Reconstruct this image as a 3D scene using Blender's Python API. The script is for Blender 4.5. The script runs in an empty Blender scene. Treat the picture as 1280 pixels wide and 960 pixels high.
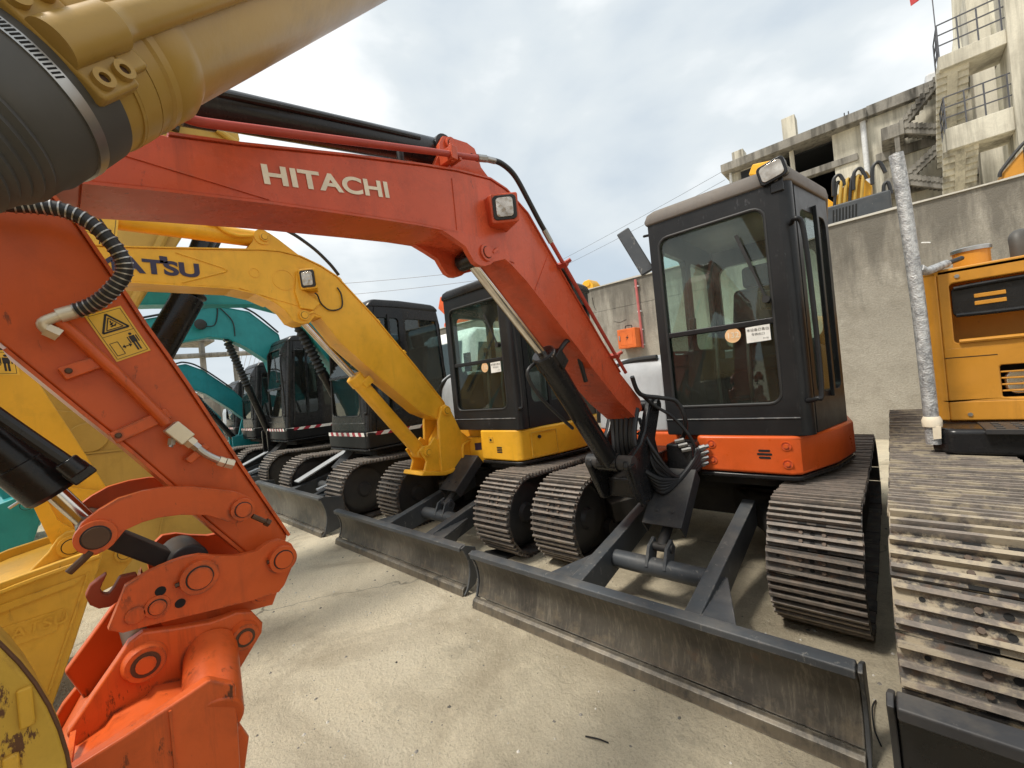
import bpy, bmesh, math, random
from mathutils import Vector, Matrix
random.seed(7)
R = math.radians
S = bpy.context.scene
COL = S.collection
PI = math.pi

# ------------------------------------------------------------------ camera
def make_camera():
    cd = bpy.data.cameras.new('camera'); co = bpy.data.objects.new('camera', cd); COL.objects.link(co)
    yaw, pitch, roll = R(42.4), 0.0, R(5.7)
    F = Vector((-math.sin(yaw) * math.cos(pitch), math.cos(yaw) * math.cos(pitch), math.sin(pitch)))
    r0 = Vector((math.cos(yaw), math.sin(yaw), 0)); u0 = r0.cross(F)
    r = math.cos(roll) * r0 - math.sin(roll) * u0
    u = math.sin(roll) * r0 + math.cos(roll) * u0
    m = Matrix((r, u, -F)).transposed().to_4x4(); m.translation = Vector((0, 0, 1.45))
    co.matrix_world = m
    cd.sensor_width = 36; cd.lens = 36 * 520 / 1280; cd.clip_start = 0.02; cd.clip_end = 3000
    S.camera = co
make_camera()

# ------------------------------------------------------------------ sky and sun
SUN_EL, SUN_AZ = R(60), R(206)      # azimuth measured from +Y towards +X
def make_world():
    w = bpy.data.worlds.new('World'); S.world = w; w.use_nodes = True
    N = w.node_tree.nodes; L = w.node_tree.links; N.clear()
    out = N.new('ShaderNodeOutputWorld'); bg = N.new('ShaderNodeBackground'); bg.inputs['Strength'].default_value = 0.1
    sky = N.new('ShaderNodeTexSky'); sky.sky_type = 'NISHITA'; sky.sun_disc = False
    sky.sun_elevation = SUN_EL; sky.sun_rotation = SUN_AZ; sky.air_density = 1.2; sky.dust_density = 2.5
    tc = N.new('ShaderNodeTexCoord')
    mp = N.new('ShaderNodeMapping'); mp.inputs['Scale'].default_value = (1.0, 1.0, 2.1); mp.inputs['Rotation'].default_value = (0.1, 0.25, 0.5)
    L.new(tc.outputs['Generated'], mp.inputs['Vector'])
    n1 = N.new('ShaderNodeTexNoise'); n1.inputs['Scale'].default_value = 1.25; n1.inputs['Detail'].default_value = 6; n1.inputs['Roughness'].default_value = 0.46; n1.inputs['Distortion'].default_value = 0.5
    L.new(mp.outputs[0], n1.inputs['Vector'])
    n2 = N.new('ShaderNodeTexNoise'); n2.inputs['Scale'].default_value = 3.4; n2.inputs['Detail'].default_value = 5; n2.inputs['Roughness'].default_value = 0.5
    L.new(mp.outputs[0], n2.inputs['Vector'])
    cr = N.new('ShaderNodeValToRGB'); e = cr.color_ramp.elements
    e[0].position = 0.34; e[0].color = (4.5, 5.15, 5.75, 1); e[1].position = 0.60; e[1].color = (8.0, 8.15, 8.15, 1)
    el = cr.color_ramp.elements.new(0.5); el.color = (5.7, 6.15, 6.4, 1)
    mx = N.new('ShaderNodeMath'); mx.operation = 'MULTIPLY_ADD'; mx.inputs[1].default_value = 0.35; mx.inputs[2].default_value = -0.17
    L.new(n2.outputs['Fac'], mx.inputs[0])
    ad = N.new('ShaderNodeMath'); ad.operation = 'ADD'; L.new(n1.outputs['Fac'], ad.inputs[0]); L.new(mx.outputs[0], ad.inputs[1])
    L.new(ad.outputs[0], cr.inputs[0])
    cov = N.new('ShaderNodeMapRange'); cov.inputs['From Min'].default_value = 0.30; cov.inputs['From Max'].default_value = 0.46
    cov.inputs['To Min'].default_value = 0.85; cov.inputs['To Max'].default_value = 0.97
    L.new(ad.outputs[0], cov.inputs['Value'])
    mix = N.new('ShaderNodeMix'); mix.data_type = 'RGBA'
    L.new(cov.outputs[0], mix.inputs['Factor']); L.new(sky.outputs[0], mix.inputs[6]); L.new(cr.outputs[0], mix.inputs[7])
    L.new(mix.outputs[2], bg.inputs['Color']); L.new(bg.outputs[0], out.inputs['Surface'])
make_world()
def make_sun():
    ld = bpy.data.lights.new('sun', 'SUN'); ld.energy = 2.6; ld.angle = R(11); ld.color = (1.0, 0.94, 0.84)
    lo = bpy.data.objects.new('sun', ld); COL.objects.link(lo)
    d = Vector((math.sin(SUN_AZ) * math.cos(SUN_EL), math.cos(SUN_AZ) * math.cos(SUN_EL), math.sin(SUN_EL)))
    lo.rotation_euler = d.to_track_quat('Z', 'Y').to_euler(); lo.location = (0, 0, 30)
make_sun()
S.view_settings.view_transform = 'Standard'; S.view_settings.look = 'None'
S.view_settings.exposure = 0.50; S.view_settings.gamma = 1.0; S.view_settings.use_curve_mapping = False
S.render.engine = 'CYCLES'

# ------------------------------------------------------------------ materials
def mat(name):
    m = bpy.data.materials.new(name); m.use_nodes = True
    return m, m.node_tree.nodes, m.node_tree.links, m.node_tree.nodes['Principled BSDF']
def noise(N, L, vec, scale, detail=4, rough=0.55, dist=0.0):
    n = N.new('ShaderNodeTexNoise'); n.inputs['Scale'].default_value = scale; n.inputs['Detail'].default_value = detail
    n.inputs['Roughness'].default_value = rough; n.inputs['Distortion'].default_value = dist
    if vec is not None: L.new(vec, n.inputs['Vector'])
    return n.outputs['Fac']
def rng(N, L, val, a, b, c=0.0, d=1.0):
    r = N.new('ShaderNodeMapRange'); L.new(val, r.inputs['Value'])
    for k, v in zip(('From Min', 'From Max', 'To Min', 'To Max'), (a, b, c, d)): r.inputs[k].default_value = v
    return r.outputs[0]
def mixc(N, L, fac, a, b, mode='MIX'):
    m = N.new('ShaderNodeMix'); m.data_type = 'RGBA'; m.blend_type = mode
    if isinstance(fac, (int, float)): m.inputs['Factor'].default_value = fac
    else: L.new(fac, m.inputs['Factor'])
    for v, i in ((a, 6), (b, 7)):
        if isinstance(v, tuple): m.inputs[i].default_value = (*v[:3], 1)
        else: L.new(v, m.inputs[i])
    return m.outputs[2]
def mul(N, L, a, b):
    m = N.new('ShaderNodeMath'); m.operation = 'MULTIPLY'
    for v, i in ((a, 0), (b, 1)):
        if isinstance(v, (int, float)): m.inputs[i].default_value = v
        else: L.new(v, m.inputs[i])
    return m.outputs[0]
def bump(N, L, P, val, strength, dist=0.01):
    b = N.new('ShaderNodeBump'); b.inputs['Strength'].default_value = strength; b.inputs['Distance'].default_value = dist
    L.new(val, b.inputs['Height']); L.new(b.outputs[0], P.inputs['Normal'])
def ocoord(N, scale=None, L=None):
    t = N.new('ShaderNodeTexCoord').outputs['Object']
    if scale:
        m = N.new('ShaderNodeMapping'); m.inputs['Scale'].default_value = scale; L.new(t, m.inputs['Vector']); return m.outputs[0]
    return t
DUST = (0.36, 0.30, 0.22)
def paint(name, col, rough=0.38, dust=0.25, wear=0.25, wearcol=(0.05, 0.04, 0.035), metal=0.0, coat=0.0, edge=0.0, edgecol=(0.30, 0.27, 0.24), runs=0.25, wth=0.63, grime=0.25, spec=0.32):
    m, N, L, P = mat(name)
    v = ocoord(N)
    big = noise(N, L, v, 1.7, 5, 0.6)
    c2 = tuple(min(1, x * 1.18 + 0.012) for x in col); c1 = tuple(x * 0.84 for x in col)
    c = mixc(N, L, rng(N, L, big, 0.3, 0.7), c1, c2)
    # road dust: thicker on faces that look up, in patches
    geo = N.new('ShaderNodeNewGeometry'); sx = N.new('ShaderNodeSeparateXYZ'); L.new(geo.outputs['Normal'], sx.inputs[0])
    up = rng(N, L, sx.outputs['Z'], 0.1, 1.0, 0.25, 1.0)
    d = rng(N, L, noise(N, L, v, 4.5, 8, 0.68), 0.42, 0.75)
    df = mul(N, L, mul(N, L, up, d), dust * 2.0)
    c = mixc(N, L, df, c, DUST)
    if grime:
        c = mixc(N, L, rng(N, L, noise(N, L, v, 5.5, 9, 0.72, 0.4), 0.50, 0.70, 0, grime), c, tuple(x * 0.38 + 0.008 for x in col))
    # grime that has run down the plates in streaks
    vr = ocoord(N, (5.0, 5.0, 0.5), L)
    rn = rng(N, L, noise(N, L, vr, 3.0, 8, 0.7), 0.52, 0.72)
    c = mixc(N, L, mul(N, L, mul(N, L, rn, rng(N, L, big, 0.42, 0.62)), runs * 1.6), c, tuple(x * 0.42 + 0.012 for x in col))
    if edge:
        bv = N.new('ShaderNodeBevel'); bv.samples = 3; bv.inputs['Radius'].default_value = 0.011
        dt = N.new('ShaderNodeVectorMath'); dt.operation = 'DOT_PRODUCT'; L.new(bv.outputs[0], dt.inputs[0]); L.new(geo.outputs['Normal'], dt.inputs[1])
        eg = rng(N, L, dt.outputs['Value'], 0.985, 0.86, 0, 1)
        ep = rng(N, L, noise(N, L, v, 17, 8, 0.72), 0.50, 0.60)
        c = mixc(N, L, mul(N, L, mul(N, L, eg, ep), edge), c, edgecol)
    # chips and scuffs
    vs = ocoord(N, (1, 1, 0.35), L)
    w = rng(N, L, noise(N, L, vs, 26, 9, 0.72), wth, wth + 0.05)
    w2 = rng(N, L, noise(N, L, v, 2.6, 3), 0.45, 0.65)
    wf = mul(N, L, mul(N, L, w, w2), wear * 2.4)
    c = mixc(N, L, wf, c, wearcol)
    L.new(c, P.inputs['Base Color'])
    rr = N.new('ShaderNodeMath'); rr.operation = 'ADD'
    L.new(mul(N, L, noise(N, L, v, 9, 6, 0.65), 0.26), rr.inputs[0]); rr.inputs[1].default_value = rough - 0.12
    ra = N.new('ShaderNodeMath'); ra.operation = 'ADD'; L.new(rr.outputs[0], ra.inputs[0]); L.new(mul(N, L, df, 0.4), ra.inputs[1])
    L.new(ra.outputs[0], P.inputs['Roughness'])
    P.inputs['Metallic'].default_value = metal; P.inputs['Coat Weight'].default_value = coat; P.inputs['Specular IOR Level'].default_value = spec
    bump(N, L, P, noise(N, L, v, 55, 3), 0.10, 0.004)
    return m
def plain(name, col, rough=0.5, metal=0.0, emit=None):
    m, N, L, P = mat(name)
    v = ocoord(N)
    c = mixc(N, L, rng(N, L, noise(N, L, v, 14, 5), 0.3, 0.7), tuple(x * 0.85 for x in col), tuple(min(1, x * 1.12) for x in col))
    L.new(c, P.inputs['Base Color']); P.inputs['Roughness'].default_value = rough; P.inputs['Metallic'].default_value = metal
    return m
def glass(name, tint, refl=0.06, rough=0.02, dirt=0.12):
    m, N, L, P = mat(name); N.remove(P)
    out = N['Material Output']
    t = N.new('ShaderNodeBsdfTransparent'); t.inputs['Color'].default_value = (*tint, 1)
    g = N.new('ShaderNodeBsdfGlossy'); g.inputs['Roughness'].default_value = rough; g.inputs['Color'].default_value = (0.9, 0.95, 0.95, 1)
    lw = N.new('ShaderNodeLayerWeight'); lw.inputs['Blend'].default_value = 0.5
    pw = N.new('ShaderNodeMath'); pw.operation = 'POWER'; L.new(lw.outputs['Facing'], pw.inputs[0]); pw.inputs[1].default_value = 4.0
    mx = N.new('ShaderNodeMixShader'); L.new(rng(N, L, pw.outputs[0], 0, 1, refl * 0.5, 0.55), mx.inputs[0]); L.new(t.outputs[0], mx.inputs[1]); L.new(g.outputs[0], mx.inputs[2])
    df = N.new('ShaderNodeBsdfDiffuse'); df.inputs['Color'].default_value = (0.42, 0.40, 0.34, 1)
    v = ocoord(N, (1, 1, 0.5), L)
    d = rng(N, L, noise(N, L, v, 5, 8, 0.7), 0.42, 0.8, 0.02, dirt * 2)
    m2 = N.new('ShaderNodeMixShader'); L.new(d, m2.inputs[0]); L.new(mx.outputs[0], m2.inputs[1]); L.new(df.outputs[0], m2.inputs[2])
    L.new(m2.outputs[0], out.inputs['Surface'])
    return m
def concrete(name, c1, c2, stain, scale=1.0, bumpk=0.4, streak=False):
    m, N, L, P = mat(name)
    v = ocoord(N, (scale, scale, scale), L)
    a = noise(N, L, v, 0.55, 9, 0.62, 0.4); b = noise(N, L, v, 3.2, 9, 0.66); f = noise(N, L, v, 60, 5, 0.7)
    c = mixc(N, L, rng(N, L, a, 0.36, 0.64), c1, c2)
    c = mixc(N, L, rng(N, L, b, 0.5, 0.72, 0, 0.6), c, stain)
    if streak:
        vs = ocoord(N, (2.2 * scale, 2.2 * scale, 0.14 * scale), L)
        s = noise(N, L, vs, 2.2, 8, 0.68); k = noise(N, L, v, 0.5, 4)
        c = mixc(N, L, mul(N, L, rng(N, L, s, 0.44, 0.62), rng(N, L, k, 0.3, 0.6, 0.35, 0.95)), c, tuple(x * 0.33 for x in stain))
    c = mixc(N, L, rng(N, L, f, 0.35, 0.75, 0, 0.4), c, tuple(x * 0.62 for x in c1))
    L.new(c, P.inputs['Base Color']); P.inputs['Roughness'].default_value = 0.92; P.inputs['Specular IOR Level'].default_value = 0.2
    h = N.new('ShaderNodeMath'); h.operation = 'ADD'; L.new(f, h.inputs[0]); L.new(mul(N, L, b, 1.6), h.inputs[1])
    bump(N, L, P, h.outputs[0], bumpk, 0.02)
    return m
def wall_mat():
    m, N, L, P = mat('wall_concrete')
    v = ocoord(N)
    a = noise(N, L, v, 0.6, 9, 0.62, 0.5); b = noise(N, L, v, 2.6, 10, 0.7, 0.3); f = noise(N, L, v, 45, 6, 0.72)
    c = mixc(N, L, rng(N, L, a, 0.36, 0.64), (0.32, 0.292, 0.242), (0.45, 0.415, 0.35))
    c = mixc(N, L, rng(N, L, b, 0.48, 0.66, 0, 0.6), c, (0.25, 0.225, 0.18))
    c = mixc(N, L, rng(N, L, noise(N, L, v, 1.4, 8, 0.66), 0.58, 0.66, 0, 0.5), c, (0.52, 0.48, 0.41))
    # rain stain: dark weathering that hangs down from the coping
    sp = N.new('ShaderNodeSeparateXYZ'); L.new(v, sp.inputs[0])
    vs = ocoord(N, (1.3, 1.3, 0.22), L)
    s1 = noise(N, L, vs, 2.4, 9, 0.68)
    hz = N.new('ShaderNodeMath'); hz.operation = 'ADD'; L.new(rng(N, L, sp.outputs['Z'], 1.2, 3.5, -0.28, 0.20), hz.inputs[0]); L.new(s1, hz.inputs[1])
    c = mixc(N, L, rng(N, L, hz.outputs[0], 0.44, 0.66, 0, 0.82), c, (0.115, 0.105, 0.09))
    c = mixc(N, L, rng(N, L, f, 0.40, 0.66, 0, 0.45), c, (0.20, 0.18, 0.145))
    L.new(c, P.inputs['Base Color']); P.inputs['Roughness'].default_value = 0.93; P.inputs['Specular IOR Level'].default_value = 0.2
    h = N.new('ShaderNodeMath'); h.operation = 'ADD'; L.new(f, h.inputs[0]); L.new(mul(N, L, b, 2.0), h.inputs[1])
    bump(N, L, P, h.outputs[0], 0.5, 0.02)
    return m
def ground_mat():
    m, N, L, P = mat('ground_concrete')
    v = ocoord(N)
    a = noise(N, L, v, 0.35, 10, 0.62, 0.6); b = noise(N, L, v, 1.6, 10, 0.68, 0.3); f = noise(N, L, v, 75, 8, 0.75); g = noise(N, L, v, 210, 3, 0.7)
    m1 = noise(N, L, v, 11, 10, 0.80, 0.2)
    c = mixc(N, L, rng(N, L, a, 0.42, 0.58), (0.52, 0.45, 0.325), (0.77, 0.685, 0.52))
    c = mixc(N, L, rng(N, L, b, 0.46, 0.62, 0, 0.75), c, (0.84, 0.74, 0.55))
    st = noise(N, L, v, 0.8, 8, 0.68, 1.0)
    c = mixc(N, L, rng(N, L, st, 0.53, 0.66, 0, 0.65), c, (0.40, 0.33, 0.23))
    ol = noise(N, L, v, 2.3, 5, 0.6)
    c = mixc(N, L, rng(N, L, ol, 0.62, 0.74, 0, 0.45), c, (0.17, 0.145, 0.11))
    c = mixc(N, L, rng(N, L, m1, 0.55, 0.72, 0, 0.32), c, (0.37, 0.30, 0.20))
    c = mixc(N, L, rng(N, L, m1, 0.46, 0.34, 0, 0.22), c, (0.80, 0.69, 0.49))
    c = mixc(N, L, rng(N, L, f, 0.50, 0.68, 0.0, 0.5), c, (0.30, 0.24, 0.16))
    c = mixc(N, L, rng(N, L, g, 0.60, 0.70, 0.0, 0.8), c, (0.80, 0.72, 0.56))
    vo = N.new('ShaderNodeTexVoronoi'); vo.feature = 'DISTANCE_TO_EDGE'; vo.inputs['Scale'].default_value = 0.42
    wv = N.new('ShaderNodeVectorMath'); wv.operation = 'MULTIPLY_ADD'
    nz = N.new('ShaderNodeTexNoise'); nz.inputs['Scale'].default_value = 2.2; nz.inputs['Detail'].default_value = 6; L.new(v, nz.inputs['Vector'])
    L.new(nz.outputs['Color'], wv.inputs[0]); wv.inputs[1].default_value = (0.7, 0.7, 0.7); L.new(v, wv.inputs[2])
    L.new(wv.outputs[0], vo.inputs['Vector'])
    ck = mul(N, L, rng(N, L, vo.outputs['Distance'], 0.0, 0.006, 1, 0), rng(N, L, a, 0.46, 0.6, 0, 0.8))
    c = mixc(N, L, ck, c, (0.12, 0.10, 0.075))
    L.new(c, P.inputs['Base Color']); P.inputs['Roughness'].default_value = 0.95; P.inputs['Specular IOR Level'].default_value = 0.15
    h = N.new('ShaderNodeMath'); h.operation = 'MULTIPLY_ADD'; L.new(b, h.inputs[0]); h.inputs[1].default_value = 2.0; L.new(f, h.inputs[2])
    h2 = N.new('ShaderNodeMath'); h2.operation = 'ADD'; L.new(h.outputs[0], h2.inputs[0]); L.new(mul(N, L, m1, 2.2), h2.inputs[1])
    bump(N, L, P, h2.outputs[0], 0.9, 0.022)
    return m
def shoe_mat(name, dusty):
    m, N, L, P = mat(name)
    oi = N.new('ShaderNodeObjectInfo')
    v0 = N.new('ShaderNodeTexCoord').outputs['Object']
    ad = N.new('ShaderNodeVectorMath'); ad.operation = 'ADD'; L.new(v0, ad.inputs[0])
    cb = N.new('ShaderNodeCombineXYZ'); r10 = mul(N, L, oi.outputs['Random'], 37.0); L.new(r10, cb.inputs[0]); L.new(r10, cb.inputs[1]); L.new(cb.outputs[0], ad.inputs[1])
    v = ad.outputs[0]
    a = noise(N, L, v, 6, 8, 0.68); b = noise(N, L, v, 22, 8, 0.7)
    c = mixc(N, L, rng(N, L, a, 0.35, 0.65), (0.032, 0.030, 0.029), (0.115, 0.105, 0.095))
    c = mixc(N, L, rng(N, L, b, 0.50, 0.66, 0, 0.7), c, (0.15, 0.082, 0.045))
    sp = N.new('ShaderNodeSeparateXYZ'); L.new(v0, sp.inputs[0])
    top = rng(N, L, sp.outputs['Z'], 0.010, 0.024)
    c = mixc(N, L, mul(N, L, top, mul(N, L, rng(N, L, b, 0.3, 0.6, 0.35, 1.0), 0.75)), c, (0.30, 0.255, 0.215))
    dn = rng(N, L, noise(N, L, v, 9, 8, 0.7), 0.61 - dusty * 0.15, 0.65 - dusty * 0.10)
    c = mixc(N, L, mul(N, L, dn, 0.2 + dusty * 0.62), c, (0.44, 0.37, 0.26))
    L.new(c, P.inputs['Base Color']); P.inputs['Metallic'].default_value = 0.25 * (1 - dusty); P.inputs['Roughness'].default_value = 0.6 + 0.25 * dusty
    bump(N, L, P, b, 0.5, 0.006)
    return m
def blade_mat():
    m, N, L, P = mat('blade_steel')
    v = ocoord(N); vs = ocoord(N, (7, 2, 1.0), L)
    s = noise(N, L, vs, 8, 9, 0.74, 0.3); a = noise(N, L, v, 2.0, 8, 0.65); b = noise(N, L, v, 12, 8, 0.7)
    c = mixc(N, L, rng(N, L, a, 0.38, 0.62), (0.048, 0.044, 0.039), (0.115, 0.105, 0.088))
    c = mixc(N, L, mul(N, L, rng(N, L, s, 0.50, 0.66, 0, 0.8), rng(N, L, a, 0.36, 0.6, 0.2, 1)), c, (0.23, 0.205, 0.165))
    sp = N.new('ShaderNodeSeparateXYZ'); L.new(v, sp.inputs[0])
    ln = N.new('ShaderNodeMath'); ln.operation = 'ADD'; L.new(rng(N, L, sp.outputs['Z'], 0.0, 0.22, 0.2, -0.15), ln.inputs[0]); L.new(b, ln.inputs[1])
    c = mixc(N, L, rng(N, L, ln.outputs[0], 0.52, 0.70, 0, 0.5), c, (0.22, 0.18, 0.125))
    c = mixc(N, L, rng(N, L, noise(N, L, v, 5, 9, 0.72), 0.60, 0.70, 0, 0.6), c, (0.15, 0.085, 0.05))
    geo = N.new('ShaderNodeNewGeometry'); bv = N.new('ShaderNodeBevel'); bv.samples = 3; bv.inputs['Radius'].default_value = 0.012
    dt = N.new('ShaderNodeVectorMath'); dt.operation = 'DOT_PRODUCT'; L.new(bv.outputs[0], dt.inputs[0]); L.new(geo.outputs['Normal'], dt.inputs[1])
    c = mixc(N, L, mul(N, L, rng(N, L, dt.outputs['Value'], 0.985, 0.86), rng(N, L, b, 0.42, 0.55)), c, (0.36, 0.34, 0.30))
    L.new(c, P.inputs['Base Color']); P.inputs['Metallic'].default_value = 0.3; P.inputs['Roughness'].default_value = 0.5
    bump(N, L, P, s, 0.3, 0.005)
    return m
def foil_mat():
    m, N, L, P = mat('foil_wrap')
    v = N.new('ShaderNodeTexCoord').outputs['Object']
    mp = N.new('ShaderNodeMapping'); mp.inputs['Rotation'].default_value = (0.55, 0.45, 0); mp.inputs['Scale'].default_value = (1, 1, 1); L.new(v, mp.inputs[0])
    wv = N.new('ShaderNodeTexWave'); wv.wave_type = 'BANDS'; wv.bands_direction = 'Z'; wv.inputs['Scale'].default_value = 9.0; wv.inputs['Distortion'].default_value = 2.2; wv.inputs['Detail'].default_value = 3
    L.new(mp.outputs[0], wv.inputs[0])
    vo = N.new('ShaderNodeTexVoronoi'); vo.inputs['Scale'].default_value = 130; L.new(v, vo.inputs[0])
    c = mixc(N, L, rng(N, L, noise(N, L, v, 24, 8, 0.72, 1.2), 0.38, 0.62), (0.26, 0.26, 0.265), (0.62, 0.62, 0.61))
    L.new(c, P.inputs['Base Color']); P.inputs['Metallic'].default_value = 0.3; P.inputs['Roughness'].default_value = 0.5
    fo = noise(N, L, v, 30, 6, 0.65, 1.5)
    h = N.new('ShaderNodeMath'); h.operation = 'ADD'; L.new(vo.outputs['Distance'], h.inputs[0]); L.new(mul(N, L, fo, 1.6), h.inputs[1])
    bump(N, L, P, h.outputs[0], 0.4, 0.006)
    return m

def lens_mat():
    m, N, L, P = mat('lamp_lens')
    v = ocoord(N)
    w = N.new('ShaderNodeTexVoronoi'); w.inputs['Scale'].default_value = 42; L.new(v, w.inputs['Vector'])
    n = noise(N, L, v, 9, 3)
    L.new(mixc(N, L, rng(N, L, n, 0.35, 0.65), (0.24, 0.20, 0.16), (0.60, 0.56, 0.50)), P.inputs['Base Color'])
    P.inputs['Metallic'].default_value = 0.7; P.inputs['Roughness'].default_value = 0.18; P.inputs['Coat Weight'].default_value = 0.8
    bump(N, L, P, w.outputs['Distance'], 0.25, 0.005)
    return m
VERM = (0.72, 0.098, 0.014)
M = dict(
    orange=paint('orange_paint', (0.66, 0.098, 0.013), 0.30, 0.05, 0.20, edge=0.6, edgecol=(0.30, 0.10, 0.05)),
    boomred=paint('faded_red_paint', (0.58, 0.086, 0.030), 0.27, 0.08, 0.40, (0.20, 0.045, 0.03), grime=0.38, wth=0.60, runs=0.45, edge=0.5, edgecol=(0.26, 0.12, 0.09)),
    armorange=paint('arm_orange_paint', (0.58, 0.090, 0.010), 0.34, 0.06, 0.55, (0.11, 0.035, 0.015), edge=1.0, edgecol=(0.13, 0.05, 0.028), runs=0.6, wth=0.60, grime=0.34),
    yellow=paint('yellow_paint', (0.82, 0.42, 0.022), 0.32, 0.05, 0.15, (0.16, 0.08, 0.03), edge=0.4, edgecol=(0.35, 0.17, 0.05)),
    catyellow=paint('amber_paint', (0.58, 0.255, 0.026), 0.32, 0.05, 0.15, (0.16, 0.08, 0.03), edge=0.4, edgecol=(0.30, 0.14, 0.04)),
    khaki=paint('tan_yellow_paint', (0.50, 0.315, 0.058), 0.42, 0.10, 0.22, (0.14, 0.08, 0.03)),
    hookrust=paint('hook_rusty_orange', (0.26, 0.045, 0.012), 0.55, 0.05, 0.5, (0.08, 0.03, 0.015)),
    bucketyellow=paint('bucket_yellow_paint', (0.66, 0.36, 0.03), 0.48, 0.10, 0.35, (0.13, 0.06, 0.025), edge=0.7, edgecol=(0.20, 0.09, 0.03)),
    rustyyellow=paint('rusty_yellow_paint', (0.58, 0.34, 0.035), 0.55, 0.12, 1.2, (0.12, 0.05, 0.02), edge=1.0, edgecol=(0.12, 0.05, 0.025), runs=0.8, wth=0.595),
    tan=paint('tan_cylinder_paint', (0.44, 0.27, 0.062), 0.32, 0.06, 0.45, (0.14, 0.085, 0.03), edge=0.5, edgecol=(0.50, 0.38, 0.17), runs=0.35),
    teal=paint('teal_paint', (0.018, 0.27, 0.28), 0.34, 0.05, 0.15),
    tealdark=paint('deep_teal_paint', (0.010, 0.20, 0.23), 0.34, 0.05, 0.15),
    black=paint('black_paint', (0.0065, 0.0065, 0.0075), 0.26, 0.03, 0.16, (0.08, 0.08, 0.085), edge=0.3, edgecol=(0.08, 0.08, 0.08)),
    cab=paint('cab_grey_black', (0.0095, 0.010, 0.0115), 0.34, 0.02, 0.4, (0.06, 0.06, 0.065), edge=0.35, edgecol=(0.10, 0.10, 0.105), wth=0.60, spec=0.26),
    charcoal=paint('charcoal_paint', (0.026, 0.026, 0.028), 0.45, 0.12, 0.3, (0.13, 0.12, 0.11)),
    gunmetal=paint('blue_grey_paint', (0.050, 0.056, 0.063), 0.42, 0.10, 0.6, (0.22, 0.21, 0.19), edge=0.9, edgecol=(0.30, 0.28, 0.25), wth=0.60),
    greyhood=paint('silver_grey_paint', (0.42, 0.44, 0.46), 0.3, 0.08, 0.1),
    roofdust=paint('dusty_roof_paint', (0.150, 0.132, 0.118), 0.6, 0.2, 0.1),
    under=paint('undercarriage_dark', (0.014, 0.013, 0.012), 0.7, 0.18, 0.2),
    blade=blade_mat(), shoe=shoe_mat('track_steel', 0.12), shoed=shoe_mat('muddy_track_steel', 0.82),
    shoebolt=plain('track_bolt', (0.105, 0.075, 0.055), 0.6, 0.4), bolt=plain('rusty_bolt', (0.13, 0.06, 0.03), 0.6, 0.4),
    hole=plain('dark_hole', (0.01, 0.01, 0.01), 0.9),
    chrome=plain('chrome_rod', (0.62, 0.58, 0.53), 0.16, 1.0),
    steel=plain('bare_steel', (0.42, 0.41, 0.39), 0.35, 0.9),
    brass=plain('zinc_fitting', (0.62, 0.54, 0.40), 0.38, 0.55),
    rubber=plain('black_rubber', (0.018, 0.018, 0.018), 0.55),
    boot=plain('boot_rubber', (0.075, 0.070, 0.062), 0.55),
    hose=plain('hose_rubber', (0.014, 0.014, 0.015), 0.48),
    pin=plain('rusty_pin', (0.10, 0.055, 0.032), 0.55, 0.5),
    white=plain('white_paint', (0.78, 0.77, 0.73), 0.5), cream=plain('cream_letter', (0.80, 0.70, 0.54), 0.5),
    navy=plain('navy_letter', (0.028, 0.020, 0.050), 0.45), red=plain('red_paint', (0.45, 0.02, 0.02), 0.45),
    decal=plain('decal_yellow', (0.80, 0.46, 0.035), 0.4), ink=plain('decal_black', (0.015, 0.010, 0.008), 0.5),
    peach=plain('peach_sticker', (0.80, 0.50, 0.26), 0.5), crimson=plain('crimson_tape', (0.35, 0.02, 0.04), 0.4),
    glass=glass('cab_glass', (0.86, 0.95, 0.92), dirt=0.035), gshade=glass('lower_front_glass_shade', (0.52, 0.60, 0.57), 0.08, dirt=0.03), gclear=glass('front_glass', (0.88, 0.96, 0.93), dirt=0.045), gdark=glass('tinted_glass', (0.42, 0.48, 0.49), 0.10, dirt=0.015),
    lens=lens_mat(), lensmetal=plain('lamp_reflector', (0.75, 0.75, 0.73), 0.15, 0.9),
    seat=plain('seat_fabric', (0.030, 0.030, 0.032), 0.8), inter=plain('cab_interior', (0.05, 0.05, 0.05), 0.7),
    ground=ground_mat(),
    wall=wall_mat(),
    coping=concrete('coping_mortar', (0.55, 0.52, 0.46), (0.66, 0.63, 0.56), (0.40, 0.37, 0.32), 2.0, 0.3),
    plaster=concrete('plaster_cream', (0.64, 0.60, 0.50), (0.72, 0.68, 0.57), (0.38, 0.345, 0.28), 0.5, 0.2, True),
    grimy=concrete('grimy_concrete', (0.24, 0.225, 0.20), (0.33, 0.31, 0.275), (0.12, 0.11, 0.095), 0.8, 0.3, True),
    silo=concrete('silo_render', (0.72, 0.68, 0.55), (0.78, 0.74, 0.62), (0.45, 0.41, 0.32), 0.4, 0.15, True),
    dark=plain('dark_fill_and_bay_shade', (0.02, 0.022, 0.026), 0.9), rail=plain('rail_steel', (0.10, 0.10, 0.11), 0.5, 0.6),
    pipe=plain('painted_pipe', (0.50, 0.13, 0.12), 0.5), box=paint('orange_box_paint', (0.75, 0.16, 0.03), 0.45, 0.1, 0.1),
    foil=foil_mat(), redpipe=paint('red_pipe_paint', (0.42, 0.055, 0.035), 0.36, 0.10, 0.12),
    tyre=plain('tyre_rubber', (0.02, 0.02, 0.02), 0.85), pvc=plain('pvc_pipe', (0.62, 0.63, 0.64), 0.4),
)

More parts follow.
